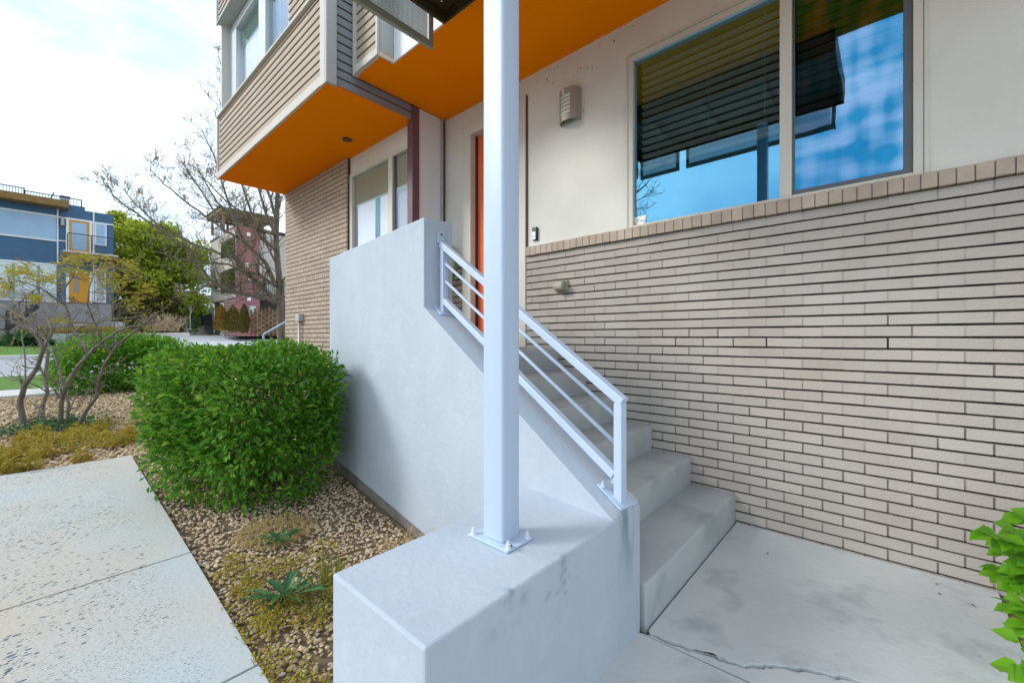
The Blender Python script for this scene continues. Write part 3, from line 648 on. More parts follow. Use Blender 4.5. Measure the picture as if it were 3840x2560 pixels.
# ------------------------------------------------------------------ handrail
rail = thing('handrail', 'white steel stair handrail bolted to the sloping concrete wall', 'railing', tuple(rp(.06, .12, -.68)))
oc_ = .12; zr = lambda s: -.262 + .628 * (s - .05)
m = MB(); m.bar(rp(.032, oc_, zr(.032)), rp(1.475, oc_, zr(1.475)), .042, .040); obj('top_rail', m, M['white_steel'], rail, bevel=.004, seg=2)
zb_ = lambda s: -.600 + .612 * (s - .05)
m = MB(); m.bar(rp(.075, oc_, zb_(.075)), rp(1.432, oc_, zb_(1.432)), .040, .038); obj('bottom_rail', m, M['white_steel'], rail, bevel=.004, seg=2)
for za_, zc in ((-.345, .482), (-.463, .366)):
    m = MB(); m.tube([rp(.07, oc_, za_ + .01), rp(1.43, oc_, zc + .012)], .0095, 10); obj('bar', m, M['white_steel'], rail, smooth=True)
for s0, zlo in ((.052, None), (1.448, None)):
    zg = -.725 + SLP * s0
    m = MB(); c = [rp(s0 + a * .02, oc_ + b * .02, 0) for a, b in ((-1,-1),(-1,1),(1,1),(1,-1))]
    m.hexa([Vector((p.x,p.y,zg - .01)) for p in c], [Vector((p.x,p.y,zr(s0 - .02 + .0) - .004)) for p in c]); obj('post', m, M['white_steel'], rail, bevel=.004, seg=2)
    pl = MB(); s1, s2 = s0 - .035, s0 + .085
    zt_ = lambda s: -.725 + SLP * s + .003
    c4 = [(s1, oc_-.048), (s1, oc_+.062), (s2, oc_+.062), (s2, oc_-.048)]
    pl.hexa([rp(s, o, zt_(s)) for s, o in c4], [rp(s, o, zt_(s) + .009) for s, o in c4]); bp_ = obj('base_plate', pl, M['white_steel'], rail, bevel=.003)
    for s, o in ((s2 - .018, oc_ - .03), (s2 - .018, oc_ + .045)):
        bt = MB(); p = rp(s, o, zt_(s) + .006); bt.cyl(p, p + Vector((0,0,.018)), .008, 6); bt.cyl(p, p + Vector((0,0,.028)), .0045, 8); bt.cyl(p, p + Vector((0,0,.006)), .012, 12); obj('bolt', bt, M['bolt'], bp_)
m = MB(); c = [rp(1.4975, oc_ - .025, .64), rp(1.4975, oc_ + .03, .64), rp(1.4975, oc_ + .03, .72), rp(1.4975, oc_ - .025, .72)]; e2 = [p - dvec * .010 for p in c]
m.hexa(e2, c); wp = obj('wall_plate', m, M['white_steel'], rail, bevel=.004)
bt = MB(); p = rp(1.489, oc_ + .003, .70); bt.cyl(p, p - dvec * .012, .007, 8); obj('bolt', bt, M['dark_alu'], wp)

# ------------------------------------------------------------------ steel column
colm = thing('steel_column', 'tall square white steel column bolted to the low concrete block', 'column', (1.108, 1.044, -.725))
m = MB(); m.box(1.062, 1.155, .994, 1.094, -.72, 2.398); obj('shaft', m, M['white_steel'], colm, bevel=.011, seg=4)
m = MB(); m.box(1.036, 1.176, .948, 1.146, -.7235, -.7165); pl = obj('base_plate', m, M['white_steel'], colm, bevel=.003)
for x, y, r_ in ((1.056,.963,1),(1.158,.963,0),(1.049,1.128,0),(1.163,1.13,0)):
    b = MB(); b.cyl((x,y,-.717),(x,y,-.713),.012,14); b.cyl((x,y,-.714),(x,y,-.700),.009,6); b.cyl((x,y,-.702),(x,y,-.692),.0055,10); nb = obj('bolt', b, M['bolt'], pl)
    if r_:
        rs = MB(); rs.prism([(x+.008+.012*math.cos(a*.785), y+.002+.008*math.sin(a*.785), -.7163) for a in range(8)], [(x+.008+.012*math.cos(a*.785), y+.002+.008*math.sin(a*.785), -.7105) for a in range(8)]); o = obj('rust_spot', rs, M['rust'], pl)

# ------------------------------------------------------------------ balcony over the entry
bal = thing('balcony', 'brown steel balcony with hanging wire mesh guards carried by the white column', 'balcony', (1.5, 1.4, 2.4))
m = MB(); m.box(1.075, 2.03, .35, 2.50, 2.47, 2.60); dk = obj('deck', m, M['brown_steel'], bal)
m = MB(); m.box(1.06, 2.045, 2.501, 2.525, 2.385, 2.62); m.box(1.06, 2.045, .325, .349, 2.385, 2.62); m.box(1.045, 1.0595, .325, 2.525, 2.375, 2.62); m.box(2.031, 2.045, .3495, 2.5005, 2.385, 2.62)
for y in (.9, 1.45, 2.0): m.box(1.076, 2.029, y - .03, y + .03, 2.40, 2.469)
obj('beam', m, M['brown_steel'], bal)
for x, y in ((1.95,2.44),(1.8,2.44),(1.65,2.44),(1.5,2.44),(1.98,2.3),(1.98,2.1)): 
    rv = MB(); rv.cyl((x,y,2.472),(x,y,2.462),.007,8); obj('bolt', rv, M['bolt'], bal)
def guard(p0, p1, z0, z1, along):
    fm = MB(); w, t = .046, .030
    ax = 1 if along == 'y' else 0
    def bx(a0, a1, c0, c1):
        if along == 'y': fm.box(p0[0] - t/2, p0[0] + t/2, a0, a1, c0, c1)
        else: fm.box(a0, a1, p0[1] - t/2, p0[1] + t/2, c0, c1)
    a0, a1 = sorted((p0[ax], p1[ax])); bx(a0, a1, z0, z0 + w); bx(a0, a1, z1 - w, z1); bx(a0, a0 + w * .8, z0 + w, z1 - w); bx(a1 - w * .8, a1, z0 + w, z1 - w)
    f = obj('guard_frame', fm, M['mesh_steel'], bal)
    wm = MB(); pit, r = .0105, .0021; a = a0 + w
    while a < a1 - w:
        if along == 'y': wm.box(p0[0]-r, p0[0]+r, a-r, a+r, z0+w, z1-w)
        else: wm.box(a-r, a+r, p0[1]-r, p0[1]+r, z0+w, z1-w)
        a += pit
    z = z0 + w + pit/2
    while z < z1 - w:
        if along == 'y': wm.box(p0[0]-r*.8, p0[0]+r*.8, a0+w, a1-w, z-r, z+r)
        else: wm.box(a0+w, a1-w, p0[1]-r*.8, p0[1]+r*.8, z-r, z+r)
        z += pit
    obj('wire_mesh', wm, M['mesh_wire'], f)
guard((1.02,.40),(1.02,1.91),2.15,3.25,'y'); guard((1.02,2.0),(1.02,2.52),2.15,3.25,'y'); guard((1.06,2.555),(1.955,2.555),2.165,3.25,'x')

# ================================================================== NEIGHBOUR TOWNHOUSE WITH THE BAY
nb = thing('townhouse', 'neighbouring townhouse with a beige sided bay jutting over a tan brick wall', 'house', (2.73, 5.7, -1.25))
wb = MB(); bricks(wb, 2.73, 5.43, 7.582, 2.418, 55, soldier=(22,)); obj('brick_wall', wb, [M['brick_far'], M['mortar'], M['mortar_far']], nb)
m = MB(); m.box(2.78, 2.90, 4.04, 5.425, 2.20, 2.42); obj('lintel', m, M['stucco'], nb)
m = MB(); m.box(2.78, 2.90, 4.04, 5.425, -1.3, .55); m.box(2.825, 9, 7.50, 7.58, -1.3, 2.42); m.box(8.9, 9, 4.06, 7.5, -1.3, 6.5); m.box(2.90, 8.9, 4.07, 7.49, -.14, -.1); m.box(4.4, 4.5, 4.07, 7.49, -.1, 2.42); obj('inner_wall', m, M['dark_room'], nb)
m = MB()
for y0, y1, z0, z1 in ((5.362, 5.424, .552, 2.198), (4.04, 4.07, .552, 2.198), (4.07, 5.362, 2.15, 2.198), (4.07, 5.362, .552, .60), (4.385, 4.475, .60, 2.15)): m.box(2.765, 2.84, y0, y1, z0, z1)
w2 = obj('window', m, M['frame'], nb, bevel=.004)
m = MB(); m.box(2.80, 2.806, 4.475, 5.362, .60, 2.15); obj('pane', m, M['glass_pale'], w2)
m = MB(); m.box(2.795, 2.80, 4.10, 4.36, .63, 2.12); obj('pane', m, M['glass_pale'], w2)
m = MB(); m.box(2.785, 2.82, 4.361, 4.384, .60, 2.15); m.box(2.785, 2.82, 4.071, 4.099, .60, 2.15); obj('sash', m, M['dark_alu'], w2)
m = MB(); m.box(2.816, 2.819, 4.48, 5.355, 1.76, 2.149); m.box(2.816, 2.819, 4.10, 4.36, 1.72, 2.14); obj('roller_shade', m, M['shade'], w2)
m = MB(); m.box(2.824, 2.828, 4.86, 5.30, .6, 1.76); m.box(2.824, 2.828, 4.48, 4.74, .6, 1.76); obj('blind', m, M['white_shade_reflection'], w2)  # white panels stand in for bright sky reflected in the pane
m = MB(); m.box(2.824, 2.828, 4.10, 4.36, .6, 1.74); obj('blind', m, mat('lilac blind', (.50,.52,.62), .8), w2)
m = MB(); m.box(2.834, 2.838, 4.70, 4.90, .6, 1.80); obj('curtain', m, M['teal'], w2)  # teal strip added behind the pane to imitate a reflection in it
# bay
BX = 1.80
m = MB(); m.box(1.795, 9, 3.985, 7.64, 2.422, 2.45); m.box(1.82, 2.72, 3.962, 3.985, 2.424, 2.45); obj('bay_soffit', m, M['orange'], nb)
m = MB(); siding_x(m, BX + .005, 4.06, 7.62, 2.44, 3.345, 2.5315 - RV); obj('bay_siding', m, M['siding'], nb)
m = MB(); siding_y(m, 3.958, 1.875, 2.735, 2.424, 6.2, 2.515 - RV); obj('side_siding', m, M['grey_siding'], nb)
m = MB(); m.box(1.772, 1.79, 3.955, 4.06, 2.405, 3.365); m.box(1.774, 1.80, 4.061, 7.62, 2.415, 2.508); obj('corner_board', m, M['trim'], nb)
m = MB(); m.box(1.774, 1.874, 3.925, 3.9545, 2.405, 6.2); obj('corner_board', m, M['grey_trim'], nb)
m = MB(); m.box(1.776, 1.80, 7.621, 7.65, 2.415, 3.36); m.box(1.83, 9, 7.60, 7.645, 2.45, 6.5); obj('corner_board', m, M['trim'], nb)
m = MB(); m.box(1.765, 1.99, 4.06, 7.66, 3.346, 3.368); obj('bay_sill', m, M['trim'], nb)
m = MB(); siding_x(m, BX + .005, 3.99, 4.90, 3.37, 4.79, 2.5315 - RV); m.box(1.84, 2.05, 3.99, 4.90, 3.37, 4.79); obj('bay_siding', m, M['siding'], nb)
m = MB()
for y0, y1, z0, z1 in ((7.32, 7.64, 3.369, 4.79), (6.07, 6.33, 3.369, 4.79), (4.905, 4.95, 3.369, 4.79), (4.95, 6.07, 4.66, 4.79), (6.33, 7.32, 4.66, 4.79)): m.box(1.94, 2.04, y0, y1, z0, z1)
bw = obj('bay_window', m, M['bay_frame'], nb, bevel=.012)
m = MB(); m.box(1.99, 1.996, 6.33, 7.32, 3.369, 4.66); obj('pane', m, M['glass_pale'], bw)
m = MB(); m.box(1.99, 1.996, 4.95, 6.07, 3.369, 4.66); obj('pane', m, M['glass_pale'], bw)
m = MB(); m.box(2.02, 2.03, 6.33, 7.32, 4.40, 4.66); obj('valance', m, M['green_valance'], bw)
m = MB(); m.box(2.045, 2.05, 6.2, 7.5, 3.37, 4.70); m.box(2.045, 2.05, 4.9, 5.58, 3.37, 4.70); obj('roller_shade', m, M['white_shade_reflection'], bw)
m = MB()
for k in range(7): y = 5.60 + k * .07; m.cyl((2.10, y, 3.41), (2.10, y, 4.68), .045, 10)
obj('curtain', m, M['blue_curtain'], bw, smooth=True)
m = MB(); m.box(2.4, 9, 4.0, 7.6, 3.36, 3.40); m.box(2.6, 2.65, 4.0, 7.6, 3.40, 4.79); obj('inner_wall', m, M['dark_room'], nb)
m = MB(); siding_x(m, BX + .005, 3.99, 7.66, 4.815, 6.3, 4.85 - RV); obj('bay_siding', m, M['siding'], nb)
m = MB(); m.box(1.775, 1.80, 7.661, 7.695, 4.79, 6.3); obj('corner_board', m, M['bay_frame'], nb)
m = MB(); m.box(1.775, 9, 3.99, 7.66, 4.793, 4.813); m.box(1.84, 9, 3.99, 7.66, 4.83, 6.3); obj('bay_soffit', m, M['grey_trim'], nb)
dl = thing('soffit_light', 'small round bronze downlight under the orange bay soffit', 'light', (2.482, 4.925, 2.42))
m = MB(); m.tube([(2.482 + .05*math.cos(a*math.pi/8), 4.925 + .05*math.sin(a*math.pi/8), 2.414) for a in range(17)], .009, 6, cap=False); obj('trim_ring', m, mat('bronze ring', (.10,.055,.02), .4), dl, smooth=True)
m = MB(); m.cyl((2.482,4.925,2.4215),(2.482,4.925,2.412),.045,20); obj('lamp_glass', m, mat('unlit downlight glass', (.14,.09,.05), .4), dl)
cb = thing('conduit_box', 'small grey electric box on a vertical conduit on the far brick wall', 'electric box', (2.7, 6.9, .3))
m = MB(); m.box(2.655, 2.729, 6.83, 6.97, .255, .37); obj('box', m, M['galv'], cb, bevel=.004)
m = MB(); m.cyl((2.69, 6.90, -1.24), (2.69, 6.90, .256), .018, 12); obj('conduit', m, M['galv'], cb, smooth=True)

# ================================================================== PLANTS NEARBY
def superpt(c, r, p=.45, shell=.35):      # a point in the outer shell of a rounded box and the direction it faces
    n = 2 / p
    while True:
        u = rng.uniform(-1, 1, 3); k = (np.abs(u) ** n).sum() ** (1 / n)
        if k <= 1 and rng.uniform() < ((k - (1 - shell)) / shell if k > 1 - shell else .03) ** .7: break
    nr = np.sign(u) * np.abs(u) ** (n - 1) / np.array(r); nr /= np.linalg.norm(nr) + 1e-9
    return np.array(c) + u * np.array(r), nr
def shrub(name, label, c, r, n, ln, leafm, stemm, cat='shrub', p=.62, lump=.10, rise=.25, bottom=None, group=None, sprays=0, rot=0, shell=.35):
    t = thing(name, label, cat, (c[0], c[1], c[2] - r[2]), group)
    m = MB(); ph = rng.uniform(0, 6, 6); cr_, sr_ = math.cos(rot), math.sin(rot)
    for i in range(n):
        q, nr = superpt((0,0,0), r, p, shell)
        k = 1 + lump * (math.sin(q[0]*5 + ph[0]) * math.sin(q[1]*5 + ph[1]) + math.sin(q[2]*6 + ph[2]) * .7) + rng.normal(0, .03)
        q = q * k
        if q[2] < -r[2] * .55 and rng.uniform() < .55: continue
        if math.sin(q[0]*9 + ph[3]) * math.sin(q[1]*8 + ph[4]) + math.sin(q[2]*10 + ph[5]) * .6 > .75 + .5 * q[2] / r[2] and rng.uniform() < .8: continue
        q = np.array([q[0]*cr_ - q[1]*sr_, q[0]*sr_ + q[1]*cr_, q[2]]); nr = np.array([nr[0]*cr_ - nr[1]*sr_, nr[0]*sr_ + nr[1]*cr_, nr[2]])
        pnt = q + np.array(c); d = nr + rng.normal(0, .75, 3); d[2] -= .15
        nn = nr * .5 + np.array([0, 0, .8]) + rng.normal(0, .45, 3); s = ln * rng.uniform(.65, 1.25)
        m.leaf(pnt, d, nn, s, s * .52, .18)
    for i in range(sprays):
        a = rng.uniform(0, 6.28); z = rng.uniform(-.6, 1.0)
        dr_ = np.array([math.cos(a), math.sin(a), 0]); b = np.array(c) + dr_ * np.array(r) * .85 * math.sqrt(max(.1, 1 - .5 * abs(z))) + np.array([0, 0, z * r[2] * .95])
        dirv = dr_ * .8 + np.array([0, 0, rng.uniform(-.1, .8)])
        for k in range(7):
            pt = b + dirv * .035 * k
            for sgn in (-1, 1):
                dd = dirv + np.cross(dirv, [0,0,1]) * sgn * .9; m.leaf(pt, dd, (0,0,1) + rng.normal(0,.3,3), ln * rng.uniform(.6,1), ln*.5, .15)
    obj('foliage', m, leafm, t)
    s = MB()
    for i in range(26):
        a = rng.uniform(0, 6.28); k = rng.uniform(.3, .85); b = np.array([c[0] + rng.normal(0, .08) , c[1] + rng.normal(0, .08), c[2] - r[2] * 1.02])
        e = np.array(c) + np.array([math.cos(a)*r[0]*k, math.sin(a)*r[1]*k, r[2] * rng.uniform(-.1, .85)]); mid = (b + e) / 2 + np.array([math.cos(a)*.1, math.sin(a)*.1, -.05])
        s.tube([b, mid, e], [.011, .008, .004], 5)
    obj('stems', s, stemm, t)
    return t
shrub('shrub', 'dense bright green clipped shrub against the tall concrete wall, nearest of the shrubs', (1.16, 4.10, -.69), (.60, .86, .585), 29000, .053, M['leaf'], M['stem'], p=.62, sprays=120, rot=R(8), lump=.10, shell=.45)
shrub('shrub', 'dark green rounded shrub behind the gravel bed at the sidewalk', (1.28, 13.2, -.62), (1.18, .9, .64), 11000, .11, M['leaf_far'], M['stem'], p=.62, sprays=60, shell=.75)
# leafy shoots at the right edge: large lobed leaves
ls = thing('leafy_shrub', 'lime green broad leaved shrub poking in from the right edge by the brick wall', 'shrub', (2.95, -.62, -1.28))
m = MB(); stm = MB()
def maple(mb, p, d, nrm, s):
    d = Vector(d).normalized(); w = d.cross(Vector(nrm)).normalized(); nn = w.cross(d); p = Vector(p)
    prof = [(0,0),(.04,.12),(.12,.27),(.22,.37),(.30,.40),(.36,.36),(.42,.38),(.50,.45),(.54,.40),(.62,.31),(.74,.22),(.87,.11),(1,0)]
    bend = rng.uniform(.1,.3); wv_ = rng.uniform(0,6)
    def P_(a, b): return p + d*a*s + w*b*s + nn*s*(abs(b)*.28 - a*a*bend + .03*math.sin(a*9+wv_)*abs(b)*2)
    n_ = len(prof); mid = [P_(a, 0) for a, b in prof]
    for sg in (1, -1):
        h = [P_(a, b*.5*sg) - nn*s*.02 for a, b in prof]; e = [P_(a, b*sg) for a, b in prof]
        mb.add(mid + h + e, [(i, i+1, n_+i+1, n_+i) for i in range(n_-1)] + [(n_+i, n_+i+1, 2*n_+i+1, 2*n_+i) for i in range(n_-1)])
tips = [((x_ + 12, y_), t_) for (x_, y_), t_ in [((2255,1225),1.62),((2262,1300),1.70),((2285,1262),1.75),((2300,1345),1.6),((2325,1185),1.8),((2300,1395),1.55),((2315,1310),1.6),((2325,1430),1.5),((2330,1250),1.7),((2322,1540),1.25),((2330,1380),1.5),((2290,1240),1.68),((2310,1215),1.7),((2318,1470),1.4)]]
base = Vector((2.85, -.62, -1.27))
for (px, py), t in tips:
    e = at(px, py, t); b2 = e + Vector((rng.uniform(.05,.15), rng.uniform(-.26,-.12), rng.uniform(-.10,.08)))
    stm.tube([base + Vector((rng.normal(0,.04), rng.normal(0,.04), 0)), (base + b2) / 2 + Vector((0,-.05,.08)), b2, e + (b2 - e) * .25], [.008,.006,.004,.002], 5)
    for k in range(15):
        q = e + (b2 - e) * (.05 + k * .07); out = (e - b2).normalized() * .5 + Vector((rng.normal(-.3,.5), rng.normal(.2,.5), rng.normal(-.15,.3)))
        maple(m, q, out, (rng.normal(-.4,.35), rng.normal(-.2,.3), 1), rng.uniform(.05,.082))
fo = obj('foliage', m, M['leaf_lime'], ls, smooth=True); sbm = fo.modifiers.new('soft', 'SUBSURF'); sbm.levels = sbm.render_levels = 1; obj('stems', stm, M['stem'], ls)

def rosette(label, x, y, n, ln, wd, lm, z0=None):
    t = thing('weed', label, 'weed', (x, y, gz(y)))
    m = MB(); z0 = gz(y) + .005
    for i in range(n):
        a = i * 2.4 + rng.uniform(-.2,.2); el = rng.uniform(.15, 1.0); L_ = ln * rng.uniform(.6, 1.1)
        w = Vector((-math.sin(a), math.cos(a), 0)); pts = []
        for k in range(8):
            u = k / 7; pts.append(Vector((x, y, z0)) + Vector((math.cos(a), math.sin(a), 0)) * L_ * u * math.cos(el) + Vector((0,0,1)) * L_ * (u * math.sin(el) - u*u*.45*math.sin(el)))
        ww = [wd * v * (1 if k % 2 else .55) for k, v in enumerate((.3,.5,.8,.9,1,.85,.6,.05))]
        vs = [p + w * q + Vector((0,0,q*.35)) for p, q in zip(pts, ww)] + pts + [p - w * q + Vector((0,0,q*.35)) for p, q in zip(pts, ww)]
        m.add(vs, [(k, k+1, 8+k+1, 8+k) for k in range(7)] + [(8+k, 8+k+1, 16+k+1, 16+k) for k in range(7)])
    obj('leaves', m, lm, t)
    return t
rosette('small dark green weed rosette beside the straw patch in the pebbles', 1.02, 2.93, 13, .17, .022, M['weed'])
rosette('larger blue green thistle like weed nearest the low concrete block', .84, 2.33, 20, .25, .021, M['weed'])
def tuft(name, label, x, y, n, h, spread, lm, droop=.5, cat='grass tuft'):
    m = MB()
    for i in range(n):
        a = rng.uniform(0, 6.28); r_ = spread * math.sqrt(rng.uniform()); b = Vector((x + r_*math.cos(a), y + r_*math.sin(a), 0)); b.z = gz(b.y) - .01
        a2 = a + rng.normal(0, .8); H = h * rng.uniform(.5, 1.15); out = Vector((math.cos(a2), math.sin(a2), 0)); w = Vector((-out.y, out.x, 0)) * .0022
        p = [b, b + out*H*.18 + Vector((0,0,H*.55)), b + out*H*droop*.7 + Vector((0,0,H*(.95-.3*droop)))]
        m.add([p[0]-w, p[0]+w, p[1]+w, p[1]-w, p[2]], [(0,1,2,3),(3,2,4)])
    return one(name, m, lm, label, cat)
tuft('grass_tuft', 'upright dark grass tuft at the far corner of the low block', 1.06, 2.28, 60, .22, .05, M['grass'], .35)
tuft('grass_tuft', 'golden dry grass tuft against the back of the low block', 1.30, 1.95, 150, .26, .14, M['straw'], .7)
tuft('grass_tuft', 'dry grass tuft by the foot of the tall wall', 1.48, 2.22, 90, .22, .12, M['straw'], .8)
tuft('straw_patch', 'flattened pale straw patch in the middle of the pebbles', 1.05, 3.10, 520, .075, .22, M['straw'], 2.2, 'straw')
tuft('grass_tuft', 'sprawling yellow green grass clump beside the thistle weed', .97, 2.18, 110, .17, .13, M['grass'], 1.1)
def cover(name, label, sampler, n, s, lm, cat='ground cover'):
    m = MB()
    for i in range(n):
        x, y, h = sampler(); z = gz(y) + rng.uniform(0, h)
        a = rng.uniform(0, 6.28); m.leaf((x, y, z), (math.cos(a), math.sin(a), rng.uniform(-.2,.9)), (rng.normal(0,.5), rng.normal(0,.5), 1), s * rng.uniform(.6,1.3), s * rng.uniform(.35,.6), .2)
        if i % 9 == 0: m.tube([(x, y, gz(y) - .01), (x + rng.normal(0,.02), y + rng.normal(0,.02), z + .02)], .0015, 3)
    o = one(name, m, lm, label, cat); o['kind'] = 'stuff'; return o
CL = []
for x_, y_, r_, k_ in ((-.5,6.05,.55,9),(-.1,6.4,.4,8),(.3,7.1,.45,12),(.15,7.7,.45,10),(.5,6.45,.25,5),(-.5,7.0,.5,9),(.65,6.9,.2,4),(-1.1,6.4,.6,10),(-.9,7.4,.5,6)):
    for i in range(k_): CL.append((x_ + rng.normal(0, r_*.55), y_ + rng.normal(0, r_*.5), rng.uniform(.07,.19), rng.uniform(.05,.17)))
def cov1():
    c = CL[rng.integers(len(CL))]; a = rng.uniform(0, 6.28); r_ = c[2] * math.sqrt(rng.uniform()); y = c[1] + r_ * math.sin(a)
    return c[0] + r_ * math.cos(a), max(5.80, y), c[3] * (1 - (r_/c[2])**2) + .02
cover('ground_cover', 'yellow green creeping ground cover below the multi stemmed tree', cov1, 16000, .034, M['creeper'])
CL2 = [(.66+.05*rng.normal(), y_, rng.uniform(.05,.11), rng.uniform(.02,.05)) for y_ in (1.45,1.6,1.75,1.95,2.2,2.45,2.55,2.75,2.9)] + [(.62+abs(.35*rng.normal()), rng.uniform(1.5,2.9), rng.uniform(.05,.12), rng.uniform(.02,.05)) for i in range(14)] + [(.78,2.06,.16,.06),(.74,2.62,.10,.035),(.98,2.14,.15,.07),(.72,2.30,.09,.04),(.92,2.66,.09,.035),(.70,1.55,.14,.03),(1.2,2.05,.10,.04),(.68,1.85,.10,.04)]
def cov2():
    c = CL2[rng.integers(len(CL2))]; a = rng.uniform(0, 6.28); r_ = c[2] * math.sqrt(rng.uniform()); y = c[1] + r_ * math.sin(a)
    return max(.60, c[0] + r_ * math.cos(a)), y, c[3] * (1 - (r_/c[2])**2) + .012
cover('creeping_weed', 'golden and green creeping weeds between the pebbles along the walkway', cov2, 3300, .018, M['creeper'])
cover('low_leaves', 'dark low leaves around the stems of the small tree', lambda: (rng.normal(.1,.28), rng.normal(8.2,.25), .12), 900, .06, M['weed'])

for i, (px, py) in enumerate(((2088,1247),(2150,1338),(2163,1363),(2228,1386),(1985,1240),(1760,1268))):
    p = ray(px, py); p = Vector(p * ((FL + .004) / p[2])); mm = MB(); a = rng.uniform(0, 6.28); mm.leaf(p, (math.cos(a), math.sin(a), .1), (0,0,1), rng.uniform(.018,.032), .010, .4)
    one('fallen_leaf', mm, M['bark'], 'tiny dark dry leaf lying on the landing along the brick wall', 'leaf', 'dry leaves fallen on the landing')
# ------------------------------------------------------------------ trees
def grow(mb, p, d, ln, r, depth, segs=4, gnarl=.18, up=.12, split=(2,3), sides=5, buds=None, minr=.0025):
    p = Vector(p); d = Vector(d).normalized(); pts = [p.copy()]; rad = [r]
    for i in range(segs):
        d = (d + Vector(rng.normal(0, gnarl, 3)) + Vector((0,0,up * .3))).normalized(); p = p + d * ln / segs; pts.append(p.copy()); rad.append(max(minr, r * (1 - .5 * (i+1) / segs)))
    mb.tube(pts, rad, max(3, sides), cap=False)
    if buds is not None and depth <= 1:
        for q in pts[1:]: buds.append((q.copy(), d.copy()))
    if depth <= 0: return
    for i in range(int(rng.integers(split[0], split[1] + 1))):
        k = int(rng.integers(1, segs + 1)); q = pts[k]; ax = Vector(rng.normal(0, 1, 3)); nd = (d + ax.normalized() * rng.uniform(.5, .95) + Vector((0,0,up))).normalized()
        grow(mb, q, nd, ln * rng.uniform(.55, .8), rad[k] * .62, depth - 1, segs, gnarl, up, split, sides - 1, buds, minr)
def limb(mb, path, t0, t1, r0, r1, n=6, depth=3, twl=1.2, every=1, side=.9, buds=None, up=.15, minr=.004, gn=.16):
    pts = []
    for i, (x, y) in enumerate(path):
        u = i / (len(path) - 1); pts.append(at(x, y, t0 + (t1 - t0) * u))
    # resample with a little wobble
    fine_ = []
    for a, b in zip(pts[:-1], pts[1:]):
        for k in range(3): fine_.append(a.lerp(b, k/3) + Vector(rng.normal(0, .012 * (b-a).length, 3)))
    fine_.append(pts[-1]); N_ = len(fine_); rad = [r0 + (r1 - r0) * (i/(N_-1)) ** .8 for i in range(N_)]
    mb.tube(fine_, rad, n, cap=True)
    for i in range(2, N_, every):
        d = (fine_[i] - fine_[i-1]).normalized()
        for _ in range(1 if rng.uniform() < .75 else 2):
            nd = d * .9 + Vector(rng.normal(0, side, 3)) + Vector((0,0,up))
            grow(mb, fine_[i], nd, twl * (1 - .5 * i / N_) * rng.uniform(.6, 1.2), max(minr, rad[i] * .45), depth, 4, gn, up, (2,3) if depth > 2 else (1,3), 4, buds, minr)
    return fine_
def zc(x, y): return ((x / 2.413 + 400) / D, (y / 2.413 + 700) / D)
bt = thing('bare_tree', 'tall bare spring tree with spreading branches behind the brick corner', 'tree', tuple(at(647, 862, 13)))
tr = MB(); buds = []
limb(tr, [(648,866),(647,790),(646,700),(640,640),(634,560),(636,470),(640,380),(630,300)], 13, 13.3, .15, .04, 9, 2, 1.2, 2, buds=buds)
LB = [[(1560,1060),(1450,1010),(1200,960),(1080,930),(930,840),(740,560),(600,470),(400,330),(200,200),(60,80),(10,-20)],
      [(1540,1030),(1380,880),(1230,740),(1150,650),(960,580),(700,480),(480,350),(260,160),(150,20)],
      [(1530,900),(1440,690),(1250,500),(1080,400),(900,270),(700,120),(520,-20),(400,-150)],
      [(1530,560),(1400,470),(1330,300),(1200,220),(1080,130),(950,0),(800,-180)],
      [(1520,430),(1380,380),(1250,330),(1000,150),(880,-60),(780,-260)],
      [(1545,1045),(1400,1000),(1170,960),(1060,900),(950,880),(760,960),(600,1010)],
      [(1530,900),(1380,790),(1240,770),(1100,700),(900,690),(640,650),(430,580)],
      [(1530,430),(1460,300),(1400,100),(1330,-120),(1250,-420),(1180,-680)],
      [(1540,300),(1480,120),(1380,-150),(1260,-500),(1100,-900),(1010,-1180)],
      [(1250,500),(1130,250),(1060,0),(960,-300),(860,-520)],
      [(1400,470),(1280,160),(1190,-150),(1090,-480),(1020,-800)],
      [(1080,400),(900,100),(760,-100),(640,-300)]]
for i, pth in enumerate(LB):
    limb(tr, [zc(*p) for p in pth], 13.0, 13.0 + (-1.2 + .45 * (i % 6)), .074 - .003 * i, .010, 6, 3, .66, 1, .8, buds, .2, .0042)
obj('branches', tr, M['bark_warm'], bt)
bd = MB()
for q, d in buds:
    if rng.uniform() < .16: bd.leaf(q, d + Vector(rng.normal(0,.5,3)), (0,0,1), .05, .03)
obj('buds', bd, M['leaf_gold'], bt)

